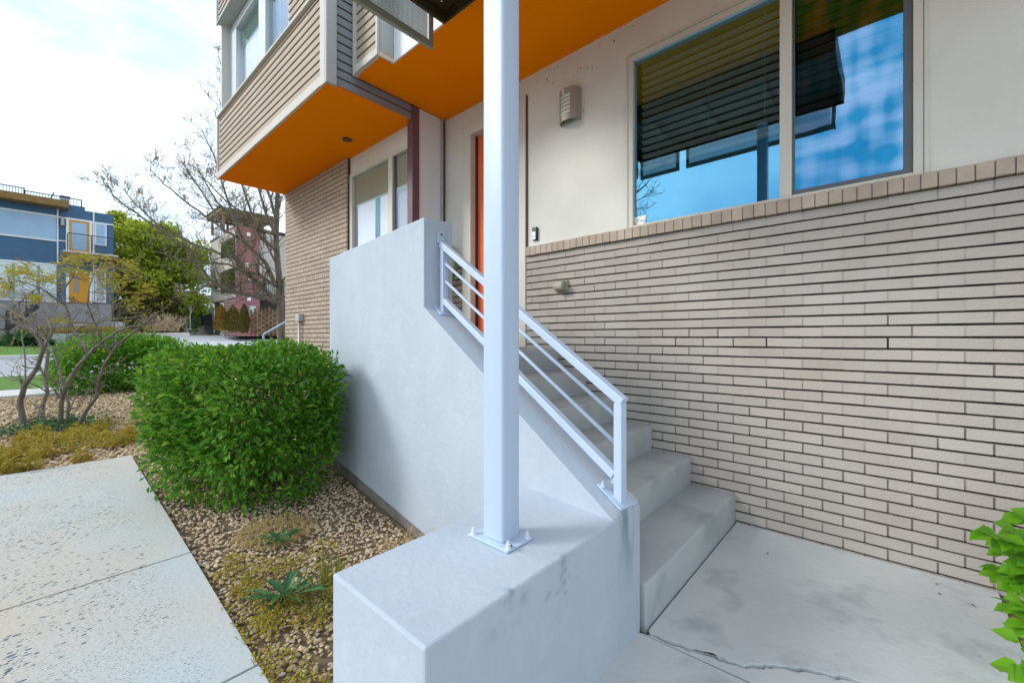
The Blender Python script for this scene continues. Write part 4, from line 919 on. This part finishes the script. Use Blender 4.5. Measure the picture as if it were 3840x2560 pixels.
# small gnarled multi stemmed tree in the pebble bed
def zl(x, y): return (x / 2.138 / D, (y / 2.138 + 600) / D)
mt = thing('multi_stemmed_tree', 'small gnarled multi stemmed tree with golden young leaves in the pebble bed', 'tree', tuple(at(110, 985, 5.6)))
tr = MB(); buds = []
ST = [  # stems in measuring-grid units: (path, distance, base radius)
    ([(68,1000),(52,960),(46,920),(55,885),(85,845),(100,800),(85,772),(60,755),(25,735),(-10,722)], 5.35, .037),
    ([(97,975),(97,940),(108,900),(103,860),(110,810),(88,770),(60,745),(40,700),(20,680),(-5,665)], 6.0, .030),
    ([(140,978),(140,930),(150,890),(178,842),(205,812),(235,785),(270,760),(310,748),(355,740)], 5.5, .030),
    ([(153,978),(158,930),(142,880),(135,840),(120,800),(100,775),(78,745),(30,715),(0,700)], 5.6, .022),
    ([(178,978),(200,940),(222,910),(225,880),(238,840),(262,800),(290,775),(330,745),(365,715)], 5.45, .026),
    ([(205,812),(188,785),(172,760),(150,700),(142,670),(165,640),(178,610)], 5.5, .020),
    ([(172,760),(200,745),(240,735),(290,730),(330,725)], 5.5, .014),
    ([(100,800),(120,760),(112,735),(95,705),(75,690),(40,672)], 5.4, .018),
    ([(150,700),(120,680),(95,662),(60,650),(20,640)], 5.5, .013),
    ([(262,800),(262,740),(258,690),(232,650),(225,625)], 5.5, .012),
    ([(258,690),(285,660),(300,635),(325,625)], 5.5, .010),
    ([(60,890),(58,840),(52,780),(45,745),(35,720)], 6.2, .013),
    ([(235,785),(215,735),(200,700),(205,660),(215,630)], 5.6, .012)]
for i, (pth, t, r_) in enumerate(ST):
    limb(tr, pth, t, t + (.5 if i % 2 else -.35), r_, r_ * .35, 7, 2, .34, 2, .9, buds, .10, .0028, .22)
obj('stems', tr, M['bark'], mt, smooth=True)
lv = MB()
LC = [(165,600,30,18),(200,595,45,16),(240,612,36,22),(150,618,26,16),(285,640,40,25),(310,690,36,35),(255,650,30,25),(120,640,30,12),(85,640,28,14),(30,625,26,14),(60,620,26,12),(340,660,22,30),(190,625,40,14),(300,610,20,18),(10,660,20,20),(80,685,16,8),(140,735,18,8)]
for i in range(650):
    c = LC[rng.integers(len(LC))]; p = at(c[0] + rng.normal(0, c[2]*.5), c[1] + rng.normal(0, c[3]*.5), 5.5 + rng.normal(0, .35))
    a = rng.uniform(0, 6.28)
    for k in range(3):
        lv.leaf(p + Vector(rng.normal(0,.012,3)), (math.cos(a + k*1.6), math.sin(a + k*1.6), rng.uniform(-.5,.6)), (rng.normal(0,.4), rng.normal(0,.4), 1), .062 * rng.uniform(.6,1.2), .026, .2)
for q, d in buds:
    if rng.uniform() < .16: lv.leaf(q, d + Vector(rng.normal(0,.6,3)), (0,0,1), .045, .02)
obj('foliage', lv, M['leaf_gold'], mt)

def leafy_tree(name, label, c, r, n, s, lm, trunk, cat='tree', blobs=26, bark=None, group=None):
    t = thing(name, label, cat, trunk, group); m = MB(); k = MB(); B_ = []
    for i in range(blobs):
        u = rng.normal(size=3); u /= np.linalg.norm(u); q = np.array(c) + u * np.array(r) * rng.uniform(.35, .85); B_.append((q, rng.uniform(.16,.34) * min(r)))
    tp = Vector(trunk); top = Vector(c)
    k.tube([tp, tp.lerp(top, .5) + Vector((rng.normal(0,.1),0,0)), top], [min(r)*.06, min(r)*.045, min(r)*.02], 7)
    for q, b in B_: k.tube([tp.lerp(top, .55), (tp.lerp(top,.8) + Vector(q)) / 2, Vector(q)], [min(r)*.025, min(r)*.015, min(r)*.006], 4)
    obj('trunk', k, bark or M['bark'], t)
    for i in range(n):
        q, b = B_[rng.integers(len(B_))]; u = rng.normal(size=3); u /= np.linalg.norm(u); p = q + u * b * rng.uniform(.4, 1.25) * np.array([1.2, 1.2, .8])
        m.leaf(p, rng.normal(0,1,3) + u*.6, rng.normal(0,.5,3) + np.array([0,0,.8]), s * rng.uniform(.6,1.4), s * .6, .2)
    obj('crown', m, lm, t); return t
c = at(372, 628, 34); leafy_tree('leafy_tree', 'large fresh green leafy tree between the blue house and the red brick house', tuple(c), (3.6, 3.6, 4.5), 15000, .34, M['leaf_tree'], tuple(at(372, 765, 34)), blobs=46)
c = at(300, 560, 37); leafy_tree('leafy_tree', 'smaller green tree crown right beside the blue house wall', tuple(c), (1.9, 1.9, 3.4), 4500, .30, M['leaf_tree'], tuple(at(305, 765, 37)), blobs=20)
c = at(440, 715, 33); leafy_tree('sapling', 'slim white stemmed sapling at the end of the driveway', tuple(at(440, 688, 33)), (.9,.9,.7), 700, .22, M['leaf_tree'], tuple(at(437, 757, 33)), blobs=8, bark=M['sidewalk'])

# tree across the street behind the viewer, seen mirrored in the wide window
rt = thing('bare_tree', 'bare tree mirrored in the lower left corner of the wide window', 'tree', (-18.8, 13.2, -1.2))
tr = MB()
tr.tube([(-18.8,13.2,-1.3),(-18.7,13.2,2),(-18.9,13.3,5.5),(-18.8,13.2,9)], [.3,.22,.15,.06], 8)
for i in range(30):
    a = rng.uniform(0, 6.28); grow(tr, (-18.8 + rng.normal(0,.1), 13.25, rng.uniform(2, 9)), (math.cos(a), math.sin(a), rng.uniform(.3,1.3)), 2.3, .085, 4, 4, .16, .15, (2,3), 5, None, .012)
obj('branches', tr, M['bark'], rt)

# ================================================================== FAR HOUSES
YB = 40.0
def zb1(x, y): return (x / 3.657, (y / 2.24 + 650) / D)
def bp(x, y, Y=YB): return onY(*zb1(x, y), Y)
def rect(mb, x0, y0, x1, y1, Y=YB, th=.06, out=.05, zref=None):
    # upright panel on a facade that faces -Y; heights taken at its own left edge
    a = bp(x0, y0, Y); b = bp(x1, y1, Y); zt = bp((x0+x1)/2, y0, Y).z; zl_ = bp((x0+x1)/2, y1, Y).z
    mb.box(a.x, b.x, Y - out, Y - out + th, zl_, zt); return a.x, b.x, zl_, zt
blue = thing('blue_house', 'modern dark blue panel house with white trim and yellow doors across the street', 'house', (0, 40, .2))
xr = bp(955, 350).x; zt2 = bp(955, 352).z; zt1 = bp(640, 272).z; xs1 = bp(714, 300).x
m = MB(); m.box(-9, xr, YB, 50, bp(700, 1090).z, zt2); m.box(-9, xs1, YB + .004, 50, zt2 + .001, zt1); obj('wall', m, M['blue'], blue)
m = MB(); m.box(-9, xr - .1, YB + .02, 49.9, -.1, bp(700, 1090).z - .002); obj('base_wall', m, M['grey_wall'], blue)
m = MB(); zf = bp(300, 270).z; m.box(-9, bp(572, 280).x, YB - 1.0, YB + .003, zf - .02, zf + .40); obj('fascia', m, M['tan_wood'], blue)
m = MB(); zq = bp(240, 425).z, bp(240, 555).z
m.box(-9, bp(475, 400).x, YB - .03, YB + .001, bp(475, 562).z, bp(475, 368).z); obj('panel', m, M['lightblue'], blue)
wt = MB(); zA, zB_ = bp(475, 368).z, bp(475, 562).z
wt.box(-9, bp(488,400).x, YB - .07, YB - .031, zA, zA + .09); wt.box(-9, bp(488,400).x, YB - .07, YB - .031, zB_ - .09, zB_)
wt.box(bp(478,400).x, bp(490,400).x, YB - .08, YB - .001, bp(483,765).z, bp(483,290).z); wt.box(bp(780,400).x, bp(792,400).x, YB - .08, YB - .001, bp(785,1080).z, bp(785,322).z)
wt.box(bp(491,400).x, bp(955,400).x, YB - .06, YB - .002, bp(700,404).z, bp(700,394).z)
wt.box(-9, bp(478,760).x, YB - .07, YB - .001, bp(300,762).z, bp(300,748).z); wt.box(bp(490,570).x, bp(562,570).x, YB-.06, YB-.002, bp(525,572).z, bp(525,564).z)
obj('white_trim', wt, M['white'], blue)
def door_unit(x0, y0, x1, y1, px0, py0, px1, py1, paneM):
    m = MB(); e = rect(m, x0, y0, x1, y1, out=.06, th=.05); d_ = obj('door', m, M['yellow'], blue)
    m = MB(); rect(m, px0, py0, px1, py1, out=.075, th=.012); obj('pane', m, paneM, d_)
    m = MB(); m.box(e[0]-.14, e[0]-.003, YB-.09, YB-.002, e[2], e[3]+.12); m.box(e[1]+.003, e[1]+.14, YB-.09, YB-.002, e[2], e[3]+.12); m.box(e[0]-.002, e[1]+.002, YB-.09, YB-.002, e[3]+.003, e[3]+.12); obj('casing', m, M['white'], d_)
door_unit(580, 402, 750, 660, 602, 418, 728, 645, M['lightblue']); door_unit(580, 838, 752, 1085, 620, 860, 660, 1000, M['grey_wall'])
def win_unit(x0, y0, x1, y1, gm, parent=blue):
    m = MB(); a = rect(m, x0, y0, x1, y1, out=.05, th=.05); f = obj('window', m, M['white'], parent)
    m = MB(); m.box(a[0]+.07, a[1]-.07, YB-.062, YB-.052, a[2]+.07, a[3]-.07); obj('pane', m, gm, f)
win_unit(795, 420, 895, 605, M['lightblue']); win_unit(798, 808, 890, 1085, M['grey_trim'])
m = MB(); m.box(-9, bp(478,760).x - .02, YB-.05, YB-.003, bp(300,1075).z, bp(300,765).z); lw_ = obj('window', m, M['white'], blue)
m = MB(); zt_, zm_, zl2 = bp(300,772).z, bp(300,985).z, bp(300,1065).z
for a, b in ((-60, 98), (126, 310), (338, 470)): m.box(bp(a,800).x, bp(b,800).x, YB-.062, YB-.051, zm_, zt_)
obj('pane', m, mat('pale aqua blind glass', (.62,.74,.76), .3), lw_)
m = MB(); m.box(-9, bp(470,800).x, YB-.062, YB-.051, zl2, zm_ - .08); obj('pane', m, M['grey_trim'], lw_)
m = MB()
for a, b in ((99, 125), (311, 337)): m.box(bp(a,800).x, bp(b,800).x, YB-.07, YB-.051, zl2, zt_)
obj('mullion', m, mat('grey green mullion', (.25,.36,.30), .6), lw_)
m = MB(); x0, x1 = bp(525,700).x, bp(975,700).x; zs_ = bp(750,690).z; m.box(x0, x1, YB - 1.3, YB - .1, zs_ - .35, zs_ - .08); bs = obj('balcony_slab', m, M['tan_wood'], blue)
m = MB(); m.box(x0, x1, YB - 1.32, YB - .1, zs_ - .079, zs_ + .02); obj('slab_edge', m, M['trim'], bs)
m = MB(); x0r, x1r = bp(562,600).x, bp(940,600).x; zr_ = zs_ + 1.1; YR = YB - 1.25
for x in (x0r, (x0r + x1r)/2, x1r): m.box(x - .025, x + .025, YR - .02, YR + .02, zs_ + .02, zr_)
m.box(x0r, x1r, YR - .03, YR + .03, zr_, zr_ + .05)
for k in range(6): m.box(x0r, x1r, YR - .008, YR + .008, zs_ + .18 + k*.15, zs_ + .20 + k*.15)
obj('balcony_railing', m, M['iron'], blue)
m = MB(); YD = YB + .5; zr0 = zt1 - .02; xa, xb, xm_ = -9, bp(688, 240).x, bp(200,100).x
def palings(x0, x1, z0, z1):
    m.box(x0, x1, YD-.02, YD+.02, z1 - .05, z1); m.box(x0, x1, YD-.02, YD+.02, z0 + .02, z0 + .06); x = x0
    while x < x1: m.box(x - .012, x + .012, YD-.012, YD+.012, z0, z1 - .05); x += .125
    for xx in (x0, x1): m.box(xx - .03, xx + .03, YD-.03, YD+.03, z0, z1)
zL0, zL1, zR0, zR1 = bp(100,165).z, bp(100,88).z, bp(450,245).z, bp(450,168).z
palings(xa, xm_, zL0, zL1); palings(xm_ + .03, xb, zR0, zR1)
obj('roof_railing', m, M['iron'], blue)
m = MB(); m.box(-9, xm_, YD + .1, 49, zt1 + .001, zL0 + .02); obj('roof_deck', m, M['tan_wood'], blue)
m = MB(); rect(m, 510, 375, 540, 440, out=.2, th=.14); obj('sconce', m, M['grey_trim'], blue)
m = MB(); e = rect(m, 585, 1250, 752, 1312, out=.08, th=.09); bw_ = obj('basement_window', m, M['tan_wood'], blue)
m = MB(); rect(m, 606, 1262, 735, 1308, out=.09, th=.008); obj('pane', m, M['grey_trim'], bw_)
m = MB(); xa, xb = bp(60,1200).x, bp(330,1100).x
for k in range(9):
    u = k / 8; x = xb + (xa - xb) * u; z = bp(330,1090).z + (bp(60,1310).z - bp(330,1090).z) * u; m.box(x - .22, x + .02, YB - 1.5, YB - .5, z - .06, z)
m.bar((xb, YB-1.5, bp(330,1100).z - .1), (xa, YB-1.5, bp(60,1320).z), .06, .25); m.bar((xb, YB-1.5, bp(330,1090).z + .9), (xa, YB-1.5, bp(60,1310).z + .9), .05, .05)
for k in range(6): u = k/5; x = xb + (xa-xb)*u; z = bp(330,1090).z + (bp(60,1310).z - bp(330,1090).z)*u; m.box(x-.02, x+.02, YB-1.52, YB-1.48, z, z + .9)
obj('entry_steps', m, M['iron'], blue)
rc = thing('roof_chair', 'small lounge chair on the roof deck of the blue house behind the railing', 'chair', tuple(bp(370, 205, 40.9)))
m = MB(); p = bp(315, 210, 41.2); q = bp(425, 190, 41.2); z = zr0 + .35; m.box(p.x, q.x, 41, 41.5, z, z + .05); m.bar((q.x-.05,41.25,z), (q.x+.15,41.25,z+.55), .5, .05); obj('seat', m, M['grey_wall'], rc)
for x_ in (p.x+.02, q.x-.06):
    m = MB(); m.box(x_, x_+.04, 41.05, 41.1, zr0, z); obj('leg', m, M['iron'], rc)
rx = thing('patio_box', 'grey storage box on the roof deck of the blue house', 'box', tuple(bp(565, 240, 41)))
m = MB(); p = bp(505,205,41); q = bp(585,250,41); m.box(p.x, q.x, 41, 41.6, zr0 + .02, zr0 + .70); obj('body', m, M['grey_trim'], rx)
m = MB(); m.box(p.x - .03, q.x + .03, 40.97, 41.63, zr0 + .701, zr0 + .76); obj('lid', m, M['iron'], rx)

# retaining wall with house number, far strip plants
rw = thing('retaining_wall', 'long pale board formed concrete wall with house number below the blue house', 'wall', (1, 33.2, -.4))
zw1 = bp(500, 1345, 33.2).z; zw0 = -.6
m = MB(); m.box(bp(75,1350,33.2).x, bp(1010,1345,33.2).x, 33.2, 33.5, zw0, zw1); obj('wall', m, M['board_conc'], rw)
FACE_Y = ((1,0,0),(0,0,-1),(0,1,0))
def zd(x, y): return onY(x / 7.84 / D, (y / 7.84 + 1180) / D, 33.18)
text('house_number', '32', .30, zd(312, 672), FACE_Y, M['iron'], rw, .01); text('house_number', '7/', .30, zd(1035, 725), FACE_Y, M['iron'], rw, .01)
m = MB(); pz = zd(0, 560).z
for k in range(5): m.box(-6, zd(178,700).x, 33.1, 33.16, pz - .14 - k*.27 - .11 + .12, pz - k*.27 - .02)
wfn = one('wooden_fence', m, M['wood'], 'low horizontal board fence beside the numbered concrete wall', 'fence')
m = MB(); a = zd(178,560); m.box(a.x, a.x + .12, 33.0, 33.09, -.6, a.z + 1.2); obj('post', m, M['iron'], wfn)
def mound(name, label, cx_, cy_, cz_, r, n, s, lm, cat): 
    t = thing(name, label, cat, (cx_, cy_, cz_)); m = MB()
    for i in range(n):
        u = rng.normal(size=3); u /= np.linalg.norm(u); u[2] = abs(u[2]); q = np.array([cx_, cy_, cz_]) + u * np.array(r) * rng.uniform(.5, 1.05)
        m.leaf(q, u + rng.normal(0,.6,3), (0,0,1) + rng.normal(0,.5,3), s * rng.uniform(.7,1.3), s*.45, .2)
    obj('foliage', m, lm, t); return t
p = onY(62, 800, 32.4); mound('daylily', 'dark green strappy plant at the foot of the numbered wall', p.x, 32.5, gz(32.5), (.75,.4,.62), 260, .5, M['weed'], 'plant')
p = onY(215, 760, 34.2); mound('ground_shrub', 'golden low shrub along the top of the concrete wall', p.x, 34.3, .15, (2.2,.5,.42), 800, .22, M['creeper'], 'shrub')
# dry shrub and corrugated planter right of the blue house
ds = thing('dry_shrub', 'pale dry twiggy shrub in front of the big green tree', 'shrub', tuple(at(378, 760, 27)))
m = MB(); b = at(378, 760, 27)
for i in range(120):
    a = rng.uniform(0, 6.28); grow(m, b + Vector((rng.normal(0,.35), rng.normal(0,.2), 0)), (math.cos(a)*.7, math.sin(a)*.7, 1), .75, .018, 1, 3, .15, .1, (2,3), 3, None, .008)
obj('stems', m, mat('dry straw stem', (.50,.38,.24), .9), ds)
cp_ = thing('corrugated_planter', 'round corrugated steel planter at the corner of the blue house', 'planter', tuple(at(271, 768, 28)))
m = MB(); c = at(271, 768, 28); pr = [(.33 + .018 * (k % 2), k * .05) for k in range(18)]
for (r0, z0), (r1, z1) in zip(pr[:-1], pr[1:]):
    m.add([(c.x + r*math.cos(a*math.pi/10), c.y + r*math.sin(a*math.pi/10), c.z + z) for r, z in ((r0,z0),(r1,z1)) for a in range(20)], [(a, (a+1)%20, 20+(a+1)%20, 20+a) for a in range(20)])
obj('shell', m, M['galv'], cp_)
m = MB(); m.cyl((c.x,c.y,c.z+.78),(c.x,c.y,c.z+.80),.32,20); obj('soil', m, M['soil'], cp_)
m = MB(); a, b = at(300, 764, 27), at(430, 764, 27); m.bar(a + Vector((0,0,-.1)), b + Vector((0,0,-.1)), .5, .22); one('stone_edging', m, M['trim'], 'pale stone edging under the dry shrub', 'edging', bevel=.05)
shrub('shrub', 'brown green dense shrub mass left of the dry shrub', tuple(at(315, 722, 31)), (2.4, 1.0, 1.9), 8500, .2, M['olive_leaf'], M['twig'])
shrub('shrub', 'dark green shrub under the big tree behind the dry shrub', tuple(at(405, 728, 35)), (1.6, 1.0, 1.6), 5000, .2, M['leaf_far'], M['twig'])

# red brick house
def rzp(x, y): return zc(x, y)
t0 = 30.0; c0 = at(542, 600, t0); XB, YR_ = c0.x, c0.y
red = thing('red_brick_house', 'three storey red brick and beige stucco house with rooftop pergola beyond the driveway', 'house', (XB, YR_, .2))
def ry(x, y): return onY(*zc(x, y), YR_)
def rx_(x, y): return onX(*zc(x, y), XB)
zt_ = ry(1180, 348).z; zb2 = .1
m = MB(); m.box(XB, ry(1385, 600).x, YR_, YR_ + 3, zb2, zt_); obj('brick_tower', m, M['red_brick'], red)
yl = rx_(945, 600).y; zo = rx_(1165, 1000).z
m = MB(); m.box(XB - .01, XB + 6, YR_ + .03, yl, zo, zt_ - .25); obj('stucco_wall', m, M['beige'], red)
m = MB(); m.box(XB + .9, XB + 6, YR_ + 3.01, yl - .1, .1, zo - .002); obj('recess_wall', m, M['taupe'], red)
for bx_ in ((XB + .2, XB + .5, yl - .5, yl - .2), (XB+.1, XB+.35, YR_+2.0, YR_+2.3)):
    m = MB(); m.box(*bx_, .1, zo - .002); obj('pier', m, M['plum'], red)
m = MB(); m.box(ry(1386,600).x, ry(1900,600).x, YR_ + 1.2, YR_ + 6, .1, zt_ + .3); obj('side_wall', m, M['dark_wood'], red)
def win_x(x0, y0, x1, y1, cols=2):
    ya, yb_ = rx_(x0, 600).y, rx_(x1, 600).y; z1, z0 = rx_((x0+x1)/2, y0).z, rx_((x0+x1)/2, y1).z; lo, hi = min(ya,yb_), max(ya,yb_)
    m = MB(); m.box(XB - .06, XB - .011, lo, hi, z0, z1); f = obj('window', m, M['iron'], red); w = (hi - lo) / cols
    for k in range(cols):
        m = MB(); m.box(XB - .075, XB - .061, lo + k*w + .07, lo + (k+1)*w - .07, z0 + .07, z1 - .07); obj('pane', m, M['glass_far'], f)
win_x(1040, 480, 1165, 625); win_x(1040, 752, 1168, 955); win_x(978, 850, 1005, 925, 1)
def win_y(x0, y0, x1, y1, Y, fm, cols=2):
    a = onY(*zc(x0, y1), Y); b = onY(*zc(x1, y0), Y); zc_ = onY(*zc((x0+x1)/2, y0), Y).z, onY(*zc((x0+x1)/2, y1), Y).z
    m = MB(); m.box(a.x, b.x, Y - .06, Y - .004, zc_[1], zc_[0]); f = obj('window', m, fm, red); w = (b.x - a.x)/cols
    for k in range(cols): m = MB(); m.box(a.x + k*w + .06, a.x + (k+1)*w - .06, Y - .075, Y - .061, zc_[1] + .06, zc_[0] - .06); obj('pane', m, M['glass_far'], f)
win_y(1400, 490, 1640, 690, YR_ + 1.2, M['white'], 3); win_y(1400, 800, 1640, 900, YR_ + 1.2, M['iron'], 3)
m = MB(); a, b = onY(*zc(1385, 970), YR_), onY(*zc(1800, 970), YR_); m.box(a.x + .02, b.x, YR_ - .1, YR_ + 1.1, a.z - .15, a.z); 
obj('balcony_slab', m, M['dark_wood'], red)
m = MB(); m.box(a.x + .02, b.x, YR_ - .1, YR_ - .06, a.z + .95, a.z + 1.0); x = a.x + .05
while x < b.x: m.box(x-.012, x+.012, YR_-.09, YR_-.07, a.z, a.z+.95); x += .13
obj('balcony_railing', m, M['iron'], red)
for x, y in ((1282,432),(1270,710),(1290,845),(1345,865),(1285,1015)):
    m = MB(); p = ry(x, y); m.box(p.x - .12, p.x + .12, YR_ - .1, YR_ - .004, p.z - .13, p.z + .13); obj('vent_cover', m, M['white'], red, bevel=.02)
m = MB(); p = ry(1310,1080), ry(1285,1170); m.box(ry(1285,1100).x, ry(1338,1100).x, YR_-.3, YR_-.005, ry(1300,1175).z, ry(1300,1080).z); obj('meter_box', m, M['galv'], red)
pg = thing('pergola', 'weathered timber pergola on the roof of the red brick house', 'pergola', (XB, YR_ + 1, zt_))
zp = ry(1150, 255).z; x0, x1 = ry(1030, 300).x, ry(1560, 300).x
m = MB()
for x in (x0 + .3, x0 + 1.3, (x0 + x1)/2 + .5, x1 - .3): 
    for y in (.4, 3.4): m = MB(); m.box(x - .07, x + .07, YR_ + y, YR_ + y + .14, zt_ - .3, zp); obj('post', m, M['wood'], pg)
m = MB()
for y in (YR_ + .3, YR_ + 3.4): m.box(x0, x1, y, y + .08, zp, zp + .22)
x = x0 + .05
while x < x1: m.box(x, x + .06, YR_ - .1, YR_ + 4.0, zp + .221, zp + .40); x += .30
y = YR_
while y < YR_ + 4: m.box(x0 - .1, x1, y, y + .06, zp + .401, zp + .45); y += .16
obj('rafters', m, M['wood'], pg)
m = MB(); a = ry(955, 440); m.box(XB - .05, XB + 1, YR_ + 4.5, yl + .2, zt_ - .26, zt_ - .1); x = 0
for k in range(14): yy = YR_ + .2 + k * .45; m.box(XB + .02, XB + .06, yy, yy + .03, zt_ - .25, zt_ + .75)
m.box(XB + .02, XB + .06, YR_ + .2, YR_ + 6.1, zt_ + .72, zt_ + .78); obj('roof_railing', m, M['iron'], red)

# arborvitae, woven fence, slat wall, bins
def cone(label, px, ptop, pbot, t, w, lm, group=None):
    b = at(px, pbot, t); h = at(px, ptop, t).z - b.z; tt = thing('evergreen_shrub', label, 'shrub', tuple(b), group); m = MB()
    for i in range(1100):
        u = rng.uniform(); r_ = w * (math.sin(math.pi * min(1, .18 + u * .86)) ** .7) * rng.uniform(.6, 1.08); a = rng.uniform(0, 6.28)
        m.leaf((b.x + r_*math.cos(a), b.y + r_*math.sin(a), b.z + h * u), (math.cos(a)*.4, math.sin(a)*.4, 1), (math.cos(a), math.sin(a), .3), .16 * rng.uniform(.6,1.3), .08, .2)
    obj('foliage', m, lm, tt)
cone('rusty orange upright evergreen, left of the three by the driveway', 508, 703, 760, 25, .36, M['rust_leaf'])
cone('wide olive brown evergreen, middle of the three by the driveway', 536, 705, 763, 25, .40, M['olive_leaf'])
cone('slim pointed olive evergreen beside the woven fence', 561, 702, 766, 24, .24, M['olive_leaf'])
wv = MB(); a, b = at(577, 765, 24), at(690, 768, 23); n_ = 13
for k in range(n_ + 1):
    p = a.lerp(b, k / n_); wv.box(p.x - .04, p.x + .04, p.y - .04, p.y + .04, p.z - .1, p.z + 1.35 + .15 * (k % 3) * .5)
for j in range(9):
    for k in range(n_):
        p, q = a.lerp(b, k / n_), a.lerp(b, (k+1) / n_); o_ = .09 if (j + k) % 2 else -.09; z = .06 + j * .135
        mid = (p + q)/2 + Vector((o_, -o_, z)); wv.bar(p + Vector((0,0,z)), mid, .03, .115); wv.bar(mid, q + Vector((0,0,z)), .03, .115)
one('woven_fence', wv, mat('dark brown woven slat', (.17,.105,.055), .85, (.11,.07,.04), 8, 4, island=.35), 'woven timber slat fence with uneven posts beyond the driveway', 'fence')
m = MB(); a, b = at(420, 730, 38), at(492, 730, 36); zt3, zb3 = at(455, 707, 37).z, at(455, 728, 37).z
for k in range(6): z = zb3 + (zt3 - zb3) * k / 6; m.hexa([Vector((a.x,a.y,z)),Vector((b.x,b.y,z)),Vector((b.x,b.y+.08,z)),Vector((a.x,a.y+.08,z))], [Vector((a.x,a.y,z+.11)),Vector((b.x,b.y,z+.11)),Vector((b.x,b.y+.08,z+.11)),Vector((a.x,a.y+.08,z+.11))])
one('slat_screen', m, M['dark_wood'], 'dark horizontal slat screen above the low wall at the alley end', 'screen')
m = MB(); m.hexa([Vector((a.x,a.y+.1,.2)),Vector((b.x,b.y+.1,.2)),Vector((b.x,b.y+.3,.2)),Vector((a.x,a.y+.3,.2))], [Vector((a.x,a.y+.1,zb3-.02)),Vector((b.x,b.y+.1,zb3-.02)),Vector((b.x,b.y+.3,zb3-.02)),Vector((a.x,a.y+.3,zb3-.02))]); one('garden_wall', m, M['grey_wall'], 'low grey garden wall under the dark slat screen', 'wall')
gh = thing('white_garage', 'plain white garage behind the slat screen', 'garage', tuple(at(470, 760, 48)))
a, b = at(410, 760, 48), at(500, 690, 48); m = MB(); m.box(a.x, b.x + 2, a.y, a.y + 5, .2, b.z + .6); obj('wall', m, M['fascia'], gh)
m = MB(); m.box(a.x - .2, b.x + 2.2, a.y - .2, a.y + 5.2, b.z + .601, b.z + .8); obj('roof', m, M['grey_wall'], gh)
tbn = thing('wheeled_bin', 'dark wheeled rubbish bin against the garden wall', 'bin', tuple(at(474, 749, 35)))
p = at(474, 749, 35); m = MB(); m.prism([(p.x-.26,p.y-.28,p.z+.08),(p.x+.26,p.y-.28,p.z+.08),(p.x+.26,p.y+.28,p.z+.08),(p.x-.26,p.y+.28,p.z+.08)], [(p.x-.32,p.y-.34,p.z+.98),(p.x+.32,p.y-.34,p.z+.98),(p.x+.32,p.y+.34,p.z+.98),(p.x-.32,p.y+.34,p.z+.98)]); obj('body', m, M['iron'], tbn)
m = MB(); m.box(p.x-.35,p.x+.35,p.y-.37,p.y+.37,p.z+.981,p.z+1.05); obj('lid', m, M['dark_alu'], tbn, bevel=.02)
m = MB(); 
for sx_ in (-.28, .28): m = MB(); m.cyl((p.x+sx_-.03,p.y+.28,p.z+.10),(p.x+sx_+.03,p.y+.28,p.z+.10),.10,14); obj('wheel', m, M['black'], tbn)
ug = thing('utility_box', 'low grey metal box left of the dark bin', 'box', tuple(at(452, 749, 36)))
p = at(452, 749, 36); m = MB(); m.box(p.x-.55,p.x+.55,p.y-.3,p.y+.3,p.z,p.z+.8); obj('body', m, M['galv'], ug, bevel=.03)
m = MB(); m.box(p.x-.6,p.x+.6,p.y-.35,p.y+.35,p.z+.801,p.z+.87); obj('lid', m, M['grey_trim'], ug)
p = at(330, 768, 41); mound('hedge', 'long dark green hedge closing the gap behind the big green tree', p.x, p.y, .1, (6.5, .9, 3.6), 9000, .42, M['leaf_far'], 'hedge')
# far handrail by the brick corner
fr = thing('handrail', 'short white pipe handrail in front of the bare tree trunk', 'railing', tuple(at(605, 850, 11.5)))
m = MB(); m.tube([at(605, 868, 11.5), at(605, 768, 11.5)], .028, 8); obj('post', m, M['white_steel'], fr)
m = MB(); m.tube([at(605, 768, 11.5), at(660, 737, 11.8), at(700, 715, 12)], .028, 8); obj('rail', m, M['white_steel'], fr)
# distant houses that close the horizon behind the trees
for i, (x, y, w, h, lab) in enumerate(((-22, 62, 9, 6.5, 'distant pale grey house far left beyond the blue house'), (30, 62, 14, 8, 'distant grey house hidden beyond the brick townhouses'))):
    t = thing('distant_house', lab, 'house', (x, y, .3)); m = MB(); m.box(x, x + w, y, y + 8, .2, h); obj('wall', m, M['beige'], t)
    m = MB(); m.prism([(x-.4,y-.4,h),(x+w+.4,y-.4,h),(x+w/2,y-.4,h+2.2)], [(x-.4,y+8.4,h),(x+w+.4,y+8.4,h),(x+w/2,y+8.4,h+2.2)]); obj('roof', m, M['grey_wall'], t)
